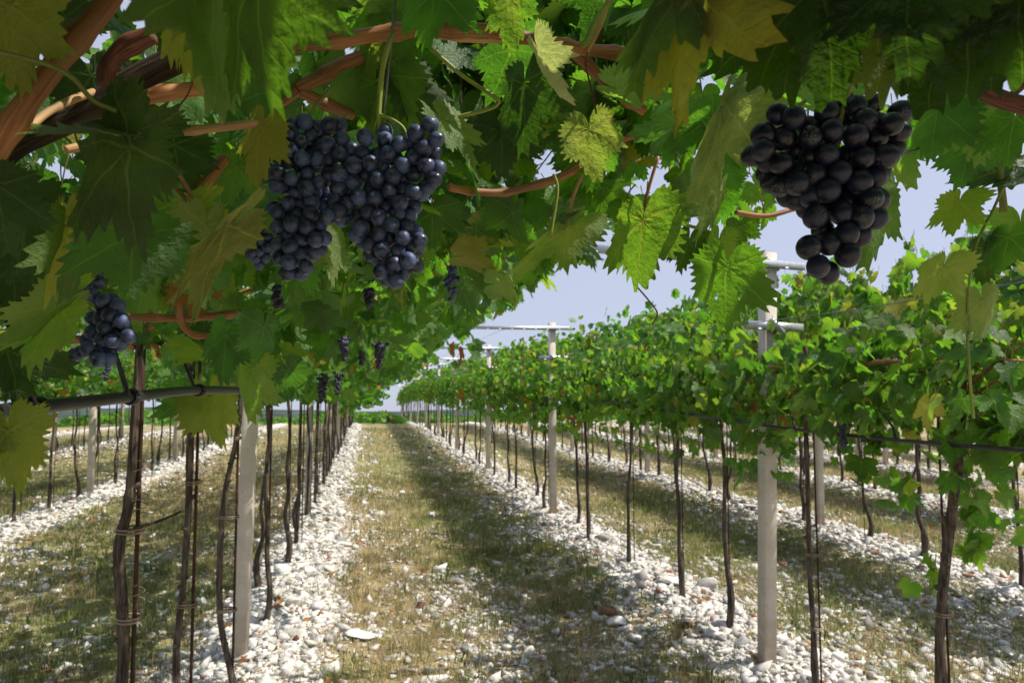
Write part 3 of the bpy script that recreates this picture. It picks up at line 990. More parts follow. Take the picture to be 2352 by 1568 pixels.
ORD = ["", "first", "second", "third", "fourth", "fifth", "sixth", "seventh", "eighth", "ninth", "tenth", "eleventh", "twelfth"]
ROWNAME = {"L1": "row left of the lane", "R1": "row right of the lane", "R2": "second row right of the lane", "R3": "third row right of the lane",
           "R4": "fourth row right of the lane", "R5": "fifth row right of the lane", "R6": "sixth row right of the lane",
           "L2": "second row left of the lane", "L3": "third row left of the lane", "L4": "fourth row left of the lane"}
POSTS = {"L1": [4.58 + 4.9 * i for i in range(7)], "R1": [3.85 + 4.9 * i for i in range(10)], "R2": [7.0 + 0.3, 12.4, 17.3, 22.2],
         "R3": [10.2, 15.1, 20.0, 24.9], "R4": [13.0, 17.9, 22.8], "R5": [15.5, 20.4, 25.3], "R6": [18.5, 23.4],
         "L2": [7.2, 12.1, 17.0, 21.9], "L3": [9.6, 14.5, 19.4, 24.3], "L4": [13.5, 18.4, 23.3]}
VINES = {"L1": [2.36, 3.11, 4.15, 5.25, 6.1, 6.9, 7.7, 8.6, 9.4] + [10.35 + 0.9 * i for i in range(32)],
         "R1": [2.42, 3.42, 4.47, 5.15, 6.16, 7.28, 8.01, 9.2] + [10.0 + 0.92 * i for i in range(44)],
         "R2": [3.9, 4.75, 5.8, 6.55, 7.6, 8.4] + [9.3 + 0.9 * i for i in range(26)],
         "R3": [7.2 + 0.88 * i for i in range(22)], "R4": [10 + 0.9 * i for i in range(18)], "R5": [12.8 + 0.9 * i for i in range(15)], "R6": [15.5 + 0.95 * i for i in range(11)],
         "L2": [6.2 + 0.88 * i for i in range(23)], "L3": [11.5 + 0.9 * i for i in range(17)], "L4": [17 + 0.95 * i for i in range(10)]}


def where(row, y):
    """words that find one vine: counted from the pale posts of its row"""
    ps = POSTS[row]
    i = sum(1 for p in ps if p < y)
    k = sum(1 for v in VINES[row] if v <= y and (i == 0 or v > ps[i - 1]))
    rn = ROWNAME[row]
    if i == 0: return f"{ORD[k]} trunk before the nearest post, {rn}"
    return f"{ORD[k]} trunk past the {ORD[i]} post, {rn}"


rw = np.random.default_rng(55)
SPECIAL = {}
for row, ylist in VINES.items():
    X = ROWS[row]
    kind = "pergola" if row[0] == "L" else "hedge"
    for i, y in enumerate(ylist):
        dist = math.hypot(X, y)
        if row == "L1" and y < 4.2: continue
        if row == "R1" and y < 3.5: continue
        lod = 1 if dist < (6.2 if row in ("L1", "R1") else 0) else (2 if dist < 14 else 3)
        x_ = X + rw.normal(0, 0.03)
        o = empty("grape_vine", (x_, y, float(ground_z(x_, y))))
        near = row in ("L1", "R1", "R2", "R3", "L2")
        if y < 20 and near:
            tag(o, "dark vine, " + where(row, y), "vine", f"vines of the {ROWNAME[row]}")
        else:
            tag(o, ("thin distant vine in the far end of the " if near else "thin distant vine in the ") + ROWNAME[row], "vine", f"far vines of the {ROWNAME[row]}")
        t = link("trunk", random.choice(TRUNKS), o); t.rotation_euler = (0, 0, random.uniform(0, 6.28)); t.scale = (1, 1, random.uniform(0.95, 1.02))
        if dist < 16: link("stake", RODM, o)
        f = link("foliage", random.choice(CURTAIN) if row == "L1" and y > 19 else random.choice(FOL[kind, lod]), o)
        f.scale = ((random.choice([1, -1]) if kind == "pergola" and y < 19 else 1) * random.uniform(0.9, 1.05), random.choice([1, -1]), random.uniform(0.98, 1.03))
        if row[0] == "L" and y > 8: f.scale[2] *= 0.955 if y < 13 else 0.92
        if dist < 18: link("canes", random.choice(CANES[kind]), o)

# ------------------------------------------------------------------ posts, wires, pipes
def channel(g, x0, x1, yc, z, h=0.045, d=0.03, t=0.0035):
    """a folded steel channel with punched slots showing as notches on the lower lip"""
    box(g, x0, x1, yc - d, yc - d + t, z - h / 2, z + h / 2)
    box(g, x0, x1, yc - d + t + 0.0002, yc, z + h / 2 - t, z + h / 2 - 0.0006)
    box(g, x0, x1, yc - d + t + 0.0002, yc, z - h / 2 + 0.0006, z - h / 2 + t)
    for x in np.arange(x0 + 0.06, x1 - 0.03, 0.16):
        box(g, x, x + 0.03, yc - d - 0.004, yc - d - 0.0005, z - h / 2 - 0.006, z - h / 2 + 0.008)


def post_parts(long0, long1):
    g = Geo(); box(g, -0.042, 0.042, -0.042, 0.042, -0.3, 2.52, 0.006); sh = g.build("shaft", CONCRETE, smooth=False)
    g = Geo(); channel(g, long0, long1, -0.044, 2.44); la = g.build("long_arm", ZINC, smooth=False)
    g = Geo(); channel(g, -0.19, 0.20, -0.044, 2.05, 0.05, 0.04); sa = g.build("short_arm", ZINC, smooth=False)
    g = Geo(); add_tube(g, [(-0.045, -0.095, 2.09), (0.05, -0.10, 2.0)], 0.017, 8, 3); add_tube(g, [(0.05, -0.1, 2.0), (0.075, -0.05, 1.985)], 0.017, 8, 3); br = g.build("bracket", ZINC)
    g = Geo(); box(g, -0.05, 0.05, -0.052, 0.05, 2.405, 2.417); box(g, -0.05, 0.05, -0.052, 0.05, 2.463, 2.475); cl = g.build("clamp", ZINC, smooth=False)
    return [("shaft", sh), ("long_arm", la), ("short_arm", sa), ("bracket", br), ("clamp", cl)]


PP = {"R": post_parts(-1.27, 0.22), "L": post_parts(-1.25, 1.25)}
for row, ylist in POSTS.items():
    for i, y in enumerate(ylist):
        X = ROWS[row] - 0.01
        if row == "R1" and i == 0: X = 2.40
        o = empty("vineyard_post", (X, y, float(ground_z(X, y))))
        near = row in ("L1", "R1", "R2", "L2")
        if near and y < 26: tag(o, f"pale square concrete post, {ORD[i + 1]} from the front in the {ROWNAME[row]}", "post", "concrete posts of the vine rows")
        else: tag(o, f"small distant concrete post {'at the far end of' if near else 'in'} the {ROWNAME[row]}", "post", f"posts of the {ROWNAME[row]}")
        o.rotation_euler = (random.gauss(0, 0.004), 0.030 if row == "R1" and i == 0 else random.gauss(0.006, 0.006), random.gauss(0, 0.03))
        for nm, me in PP[row[0]]: link(nm, me, o)

def straight(name, x, z, y0, y1, r, mat, label, cat, group, sag=0.02, n=30):
    g = Geo()
    yy = np.linspace(y0, y1, n)
    add_tube(g, np.stack([x + 0 * yy, yy, z + sag * np.cos(yy * 1.28)], -1), r, 5, raw=True)
    return tag(link(name, g.build(name, mat)), label, cat, group)


for nm, dx, lab in (("R1", -1.22, "outermost wire strung on the long arms right of the lane"), ("R1", -0.62, "middle wire strung on the long arms right of the lane"),
                    ("R1", -0.2, "wire on the short arm tips right of the lane")):
    straight("trellis_wire", ROWS[nm] + dx, 2.47 if dx < -0.3 else 2.08, 8.75 if dx < -0.3 else 1.0, 27, 0.0022, WIRE, lab, "wire", "trellis wires")
straight("trellis_wire", ROWS["L1"] + 1.22, 2.36, -1, 30, 0.0022, WIRE, "wire carrying the outer edge of the roof of leaves over the lane", "wire", "trellis wires")
straight("trellis_wire", ROWS["R1"] + 0.02, 1.58, 1.0, 30, 0.0018, WIRE, "thin wire above the black pipe in the right row", "wire", "trellis wires", 0.004)

# the drip pipe of the right row
g = Geo()
yy = np.linspace(1.4, 26, 60)
add_tube(g, np.stack([2.29 + 0.012 * np.sin(yy * 2.1), yy, 1.47 + 0.018 * np.sin(yy * 1.3) + 0.10 * np.clip((yy - 2.4) / 5, 0, 1)], -1), 0.009, 8, raw=True)
o = empty("drip_pipe", (0, 0, 0))
tag(o, "black drip pipe stretched along the row right of the lane", "pipe", "drip pipes")
link("hose", g.build("hose", HOSE), o)
for y in (2.62, 3.35, 4.6, 5.9):
    z = 1.47 + 0.018 * math.sin(y * 1.3) + 0.10 * min(max((y - 2.4) / 5, 0), 1)
    g = Geo(); add_tube(g, [(2.29, y, z + 0.006), (2.30, y + 0.03, z + 0.06), (2.30, y + 0.10, z + 0.125)], [0.007, 0.006, 0.004], 6, 3)
    ang = np.linspace(0, 2 * np.pi, 15)
    add_tube(g, np.stack([2.29 + 0.0125 * np.cos(ang), y + 0 * ang, z + 0.0125 * np.sin(ang)], -1), 0.004, 6, raw=True)
    link("hanger", g.build("hanger", HOOK), o)

# the drip pipe of the left row, close to the eye
hose = [P(-160, 965, 0.72), P(0, 945, 0.83), P(120, 931, 0.96), P(300, 911, 1.20), P(430, 897, 1.50), P(520, 895, 1.8), P(548, 897, 1.92)]
g = Geo(); add_tube(g, hose, 0.0098, 14, 8)
o = empty("drip_pipe", (0, 0, 0))
tag(o, "thick black pipe hung in front of the nearest left trunk", "pipe", "drip pipes")
link("hose", g.build("hose", HOSE), o)
for a, b, dp, d2, wpx in (((75, 921), (5, 690), 0.90, 0.86, 13), ((292, 900), (262, 800), 1.18, 1.22, 9), ((445, 888), (425, 835), 1.56, 1.6, 6)):
    g = Geo()
    p0, p1 = P(*a, dp), P(*b, d2)
    ax = unit(p1 - p0); sd = unit(np.cross(ax, CF)); nn = np.cross(sd, ax)
    wd = wpx / F * dp / 2
    V = []
    for q, ww in ((p0 - ax * 0.008, 1.25), (p0 + ax * 0.02, 1.0), (p1, 0.75)):
        for sx, sn in ((-1, -1), (1, -1), (1, 1), (-1, 1)): V.append(q + sd * wd * ww * sx + nn * 0.0022 * sn)
    Qs = [(k_ * 4 + j, k_ * 4 + (j + 1) % 4, k_ * 4 + 4 + (j + 1) % 4, k_ * 4 + 4 + j) for k_ in range(2) for j in range(4)] + [(3, 2, 1, 0), (8, 9, 10, 11)]
    g.add(np.array(V), None, np.array(Qs))
    hk = link("hanger", g.build("hanger", HOOK, smooth=False), o)
    g = Geo()
    cpt = P(a[0] + 18, a[1] + (14 if dp < 1 else 10), dp + 0.015)
    tdir = unit(np.array(hose[3]) - np.array(hose[2])); e1 = unit(np.cross(tdir, (0, 0, 1))); e2 = np.cross(e1, tdir)
    j = int(np.argmin([np.linalg.norm(q - cpt) for q in smooth_line(hose, 8)])); cpt = smooth_line(hose, 8)[j]
    for dd in (-0.004, 0.005):
        ang = np.linspace(0, 2 * np.pi, 19)
        add_tube(g, cpt + tdir * dd + 0.0125 * (np.cos(ang)[:, None] * e1 + np.sin(ang)[:, None] * e2), 0.0026, 6, raw=True)
    link("ring", g.build("ring", HOOK), o)

# ------------------------------------------------------------------ the three near trunks on the left, the near ones on the right
near_defs = [
    ("L1", 2.36, [(0.0, 0.02, -0.03), (0.012, 0.0, 0.25), (-0.01, 0, 0.5), (0.012, 0, 0.8), (0.0, 0, 1.0), (-0.012, 0, 1.15), (0.012, 0, 1.3), (0.022, 0, 1.6), (0.03, 0, 1.9)], 0.0175, "thick gnarled vine trunk nearest on the left, crossed by a black pipe", (0.93, 1.2, 0.6)),
    ("L1", 3.11, [(0.03, 0.02, -0.03), (0.0, 0, 0.25), (-0.02, 0, 0.55), (0.0, 0, 0.85), (0.01, 0, 1.15), (0.008, 0, 1.4), (0.0, 0, 1.85)], 0.0155, "second gnarled vine trunk on the left, between the thickest trunk and the nearest post", (0.75, 1.25)),
    ("L1", 4.05, [(0.05, 0.02, -0.03), (0.03, 0, 0.12), (-0.03, 0, 0.40), (-0.04, 0, 0.75), (-0.02, 0, 1.1), (0.03, 0, 1.4), (0.05, 0, 1.85)], 0.015, "crooked vine trunk just left of the nearest left post", (0.45, 0.95, 1.38)),
    ("R1", 2.56, [(0.0, 0.02, -0.03), (0.01, 0.01, 0.3), (0.0, 0.0, 0.6), (0.01, -0.03, 0.9), (0.02, -0.08, 1.2), (0.02, -0.13, 1.5), (0.02, -0.18, 1.95)], 0.021, "leaning vine trunk nearest on the right with green shoots on it", (0.7, 1.1)),
    ("R1", 3.42, [(0.03, 0.02, -0.03), (0.01, 0.01, 0.12), (0.0, 0.0, 0.35), (-0.015, 0.0, 0.7), (-0.01, 0, 1.1), (-0.01, 0, 1.5), (0, 0, 1.9)], 0.0145, "thin vine trunk just right of the nearest right post", (0.35, 0.75)),
]
NEARV = []
rn = np.random.default_rng(77)
for row, y, pts, r, lab, ties in near_defs:
    X = ROWS[row]
    o = empty("grape_vine", (X, y, float(ground_z(X, y))))
    tag(o, lab, "vine", f"vines of the {ROWNAME[row]}")
    pts = np.array(pts)
    g = Geo()
    k = len(pts)
    rr = r * (1 + rn.normal(0, 0.08, k)) * np.linspace(1.05, 0.85, k)
    rr[0] *= 1.5; rr[1] *= 1.3
    q = smooth_line(pts, 9)
    rq = np.interp(np.linspace(0, 1, len(q)), np.linspace(0, 1, k), rr) * (1 + rn.normal(0, 0.04, len(q)))
    V, T, Q, U = tube(q, rq, 14)
    aa = np.arctan2(V[:, 1] - np.interp(V[:, 2], q[:, 2], q[:, 1]), V[:, 0] - np.interp(V[:, 2], q[:, 2], q[:, 0]))
    sc_ = 1 + 0.10 * np.sin(3 * aa + 4 * V[:, 2]) + 0.05 * np.sin(7 * aa + 2)
    ctr = np.stack([np.interp(V[:, 2], q[:, 2], q[:, 0]), np.interp(V[:, 2], q[:, 2], q[:, 1]), V[:, 2]], -1)
    V = ctr + (V - ctr) * sc_[:, None]
    g.add(V, T, Q, U)
    for _ in range(9):
        i = rn.integers(6, len(q) - 6); b = rn.uniform(0, 6.28)
        d = np.array([math.cos(b), math.sin(b), 0.6])
        add_tube(g, [q[i] - d * 0.004, q[i] + d * r * 0.9, q[i] + d * r * rn.uniform(1.25, 1.6)], [r * 0.75, r * 0.62, r * 0.35], 8, 3)
    link("trunk", g.build("trunk", BARK_NEAR), o)
    g = Geo(); add_tube(g, [(0.04, 0, -0.1), (0.038, 0, 0.9), (0.036, 0, 1.9)], 0.0065 if row == "L1" else 0.005, 7, 3); link("stake", g.build("stake", ROD), o)
    for z in ties: link("tie", tie_mesh(q, [z], 0.038, r), o)
    if row == "L1" and y < 3:
        for z in (1.02, 1.40, 1.28):           # wire twists
            g = Geo(); t = np.linspace(0, 1, 40)
            add_tube(g, np.stack([0.045 + 0.022 * np.cos(t * 15), -0.012 + 0.02 * np.sin(t * 15), z + 0.07 * (t - 0.5)], -1), 0.0016, 5, raw=True)
            link("wire_twist", g.build("wire_twist", TIE), o)
        g = Geo(); add_tube(g, [(0.03, -0.01, 1.205), (0.10, -0.02, 1.225), (0.17, -0.03, 1.255)], [0.005, 0.0045, 0.004], 6, 3); link("side_shoot", g.build("side_shoot", BARK), o)
    NEARV.append(o)
V_LEFT, V_LEFT2, V_L3, V_RIGHT, V_RIGHT2 = NEARV
# two vines of the left row stand just out of the picture; their arms and leaves roof the lane over the eye
def offscreen_vine(y, lab):
    o = empty("grape_vine", (ROWS["L1"], y, float(ground_z(ROWS["L1"], y))))
    tag(o, lab, "vine", f"vines of the {ROWNAME['L1']}")
    t = link("trunk", random.choice(TRUNKS), o)
    return o
V_A = offscreen_vine(1.45, "vine overhead whose canes carry the big blue grape clusters")
V_B = offscreen_vine(0.45, "vine overhead with dark leaves across the top right")
V_C = offscreen_vine(-0.5, "vine just behind the viewpoint, leaves along the top edge")

# ------------------------------------------------------------------ canes and stalks close to the eye
def part(name, g, mat, vine, label=None, smooth=True):
    """a part of a vine, its mesh given in world places"""
    me = g.build(name, mat, smooth)
    off = np.array(vine.location)
    co = np.empty(len(me.vertices) * 3, np.float32); me.vertices.foreach_get("co", co)
    me.vertices.foreach_set("co", (co.reshape(-1, 3) - off.astype(np.float32)).ravel()); me.update()
    o = link(name, me, vine)
    if label: o["label"] = label
    return o


CANES_NEAR = [  # name, material, vine, depth (or depth range), radius px, points
    ("cane", CANE, V_A, (0.50, 0.50), 25, [(-40, 400), (0, 335), (60, 240), (150, 120), (215, 45), (250, 0), (270, -40)], "thick orange cane rising across the top left corner"),
    ("cane", CANE, V_A, (0.55, 0.55), 15, [(60, 80), (95, 42), (150, -20)], None),
    ("cordon", CORDON, V_A, (0.60, 0.66), 30, [(-40, 400), (30, 335), (100, 300), (200, 255), (300, 190), (400, 140), (500, 90), (600, 40)], "old dark woody arm of the vine"),
    ("cane", CANE_RED, V_A, (0.60, 0.60), 20, [(243, 195), (248, 155), (285, 112), (350, 80)], None),
    ("cane", CANE, V_A, (0.60, 0.66), 17, [(268, 250), (370, 215), (460, 204), (540, 190)], None),
    ("cane", CANE_TAN, V_A, (0.55, 0.62), 9, [(70, 290), (110, 258), (160, 232), (215, 212)], None),
    ("cane", CANE_TAN, V_A, (0.66, 0.74), 10, [(150, 345), (240, 325), (400, 305), (550, 288), (640, 282)], None),
    ("cane", CANE, V_A, (0.86, 0.92), 17, [(560, 130), (650, 108), (760, 95), (900, 75), (1000, 68), (1120, 72)], "long horizontal orange brown cane above the grapes"),
    ("cane", CANE, V_A, (0.92, 1.0), 14, [(1110, 70), (1250, 95), (1330, 112), (1420, 122), (1560, 140)], None),
    ("cane", CANE_TAN, V_A, (0.93, 0.96), 8, [(980, 78), (1080, 90), (1170, 92)], None),
    ("cane", CANE, V_A, (0.97, 1.02), 12, [(1300, 108), (1360, 160), (1420, 215), (1480, 255)], None),
    ("cane", CANE, V_A, (0.90, 0.94), 15, [(680, 205), (740, 175), (785, 148), (830, 132)], None),
    ("cane", CANE, V_A, (0.90, 0.96), 13, [(684, 208), (750, 240), (810, 264)], None),
    ("cane", CANE, V_A, (0.90, 0.90), 13, [(630, 245), (684, 208)], None),
    ("cane", CANE, V_A, (1.15, 1.35), 9, [(1030, 430), (1100, 441), (1180, 438), (1300, 400), (1420, 325), (1520, 285)], None),
    ("cane", CANE, V_A, (0.95, 1.0), 13, [(440, 480), (478, 415), (515, 365)], None),
    ("cane", CANE, V_A, (1.35, 1.5), 9, [(290, 728), (400, 730), (480, 726), (570, 718)], None),
    ("cane", CANE, V_A, (1.35, 1.4), 8, [(412, 650), (413, 725), (440, 765), (495, 770)], None),
    ("cane", CANE, V_A, (0.95, 1.0), 6, [(1690, 488), (1760, 496), (1825, 480)], None),
    ("shoot", STALK, V_B, (1.05, 1.1), 8, [(2285, 200), (2292, 350), (2306, 485)], None),
    ("shoot", STALK, V_B, (1.08, 1.14), 3.2, [(2312, 410), (2282, 480), (2243, 560), (2226, 650), (2222, 760), (2228, 870), (2236, 960)], "thin hanging shoot with leaves at the right edge"),
    ("cane", CANE_RED, V_B, (0.60, 0.58), 20, [(2262, 212), (2310, 232), (2370, 246), (2420, 250)], "broken dark red cane end at the right edge"),
    ("cane", CANE_RED, V_B, (0.6, 0.6), 9, [(2315, 228), (2345, 200), (2375, 180)], None),
    ("leaf_stalk", STALK, V_A, (0.85, 0.87), 5, [(985, 108), (1060, 172), (1138, 224), (1143, 238), (1118, 252), (1030, 275)], None),
    ("leaf_stalk", STALK, V_A, (0.93, 0.96), 8, [(1420, -30), (1372, 50), (1350, 96), (1322, 116)], None),
    ("leaf_stalk", CANE_TAN, V_A, (0.93, 0.96), 6, [(1402, -10), (1378, 60), (1345, 128)], None),
    ("leaf_stalk", PINK, V_A, (1.05, 1.05), 4, [(1512, 360), (1488, 440), (1476, 504)], None),
    ("leaf_stalk", PINK, V_A, (1.15, 1.15), 4, [(1338, 400), (1314, 460), (1308, 516)], None),
    ("leaf_stalk", STALK, V_A, (1.1, 1.1), 4, [(1272, 400), (1280, 440), (1264, 545)], None),
    ("leaf_stalk", STALK, V_A, (1.05, 1.05), 4, [(1555, 455), (1572, 510), (1588, 520), (1620, 528), (1650, 552)], None),
    ("leaf_stalk", PINK, V_A, (0.55, 0.60), 5, [(300, 322), (304, 360), (308, 440)], None),
    ("leaf_stalk", PINK, V_A, (0.58, 0.72), 5, [(310, 318), (368, 352), (410, 400), (460, 484)], None),
    ("leaf_stalk", PINK, V_A, (0.66, 0.76), 5, [(370, 395), (420, 450), (480, 512)], None),
    ("leaf_stalk", STALK, V_A, (0.42, 0.46), 6, [(-30, 112), (60, 135), (120, 152), (170, 182), (215, 232), (268, 256)], None),
    ("leaf_stalk", PINK, V_A, (0.9, 0.9), 5, [(160, 698), (140, 672), (122, 655)], None),
    ("tendril", CANE_RED, V_A, (0.60, 0.62), 2.2, [(446, 182), (430, 220), (412, 245), (395, 290), (380, 320), (360, 350)], None),
    ("tendril", CANE_RED, V_A, (0.9, 0.9), 2.2, [(1350, 120), (1345, 145), (1352, 180), (1362, 220), (1370, 262)], None),
    ("tendril", CANE_RED, V_A, (0.48, 0.48), 3, [(1604, 20), (1600, 80), (1590, 130), (1596, 146), (1615, 142)], None),
    ("tendril", CANE_RED, V_A, (1.1, 1.2), 2, [(1460, 655), (1490, 690), (1510, 720), (1498, 745)], None),
]
for nm, mat, vine, dr, rpx, pts, lab in CANES_NEAR:
    k = len(pts)
    ds = np.linspace(dr[0], dr[1], k)
    wp = [P(px, py, d) for (px, py), d in zip(pts, ds)]
    g = Geo()
    add_tube(g, wp, rpx / F * ds, 12 if rpx > 8 else 7, 14 if nm == "cane" else 8, knob=0.18 if nm in ("cane", "shoot") and rpx > 6 else 0.0)
    part(nm, g, mat, vine, lab)
g = Geo(); add_tube(g, [P(910, -60, 0.80), P(907, 0, 0.80), P(902, 60, 0.805), P(892, 160, 0.82), P(880, 270, 0.84)], 0.0016, 6, 5)
tag(link("hanging_wire", g.build("hanging_wire", WIRE)), "thin dark wire hanging beside the main grape cluster stem", "wire")
g = Geo(); add_tube(g, [P(2060, 360, 0.95), P(2200, 308, 1.0), P(2360, 262, 1.05)], 0.0013, 6, 3)
tag(link("trellis_wire", g.build("trellis_wire", WIRE)), "thin dark wire slanting behind the dark grapes at right", "wire", "trellis wires")

# ------------------------------------------------------------------ leaves close to the eye, each a part
GRN, LIT, SHADED, YEL, DUS, OLV = (0.040, 0.110, 0.020), (0.090, 0.19, 0.040), (0.018, 0.042, 0.007), (0.24, 0.205, 0.04), (0.038, 0.060, 0.034), (0.060, 0.11, 0.016)  # second and third: leaf green with sunlight and canopy shade put in
CREAM, RED = (0.60, 0.52, 0.34), (0.24, 0.055, 0.018)
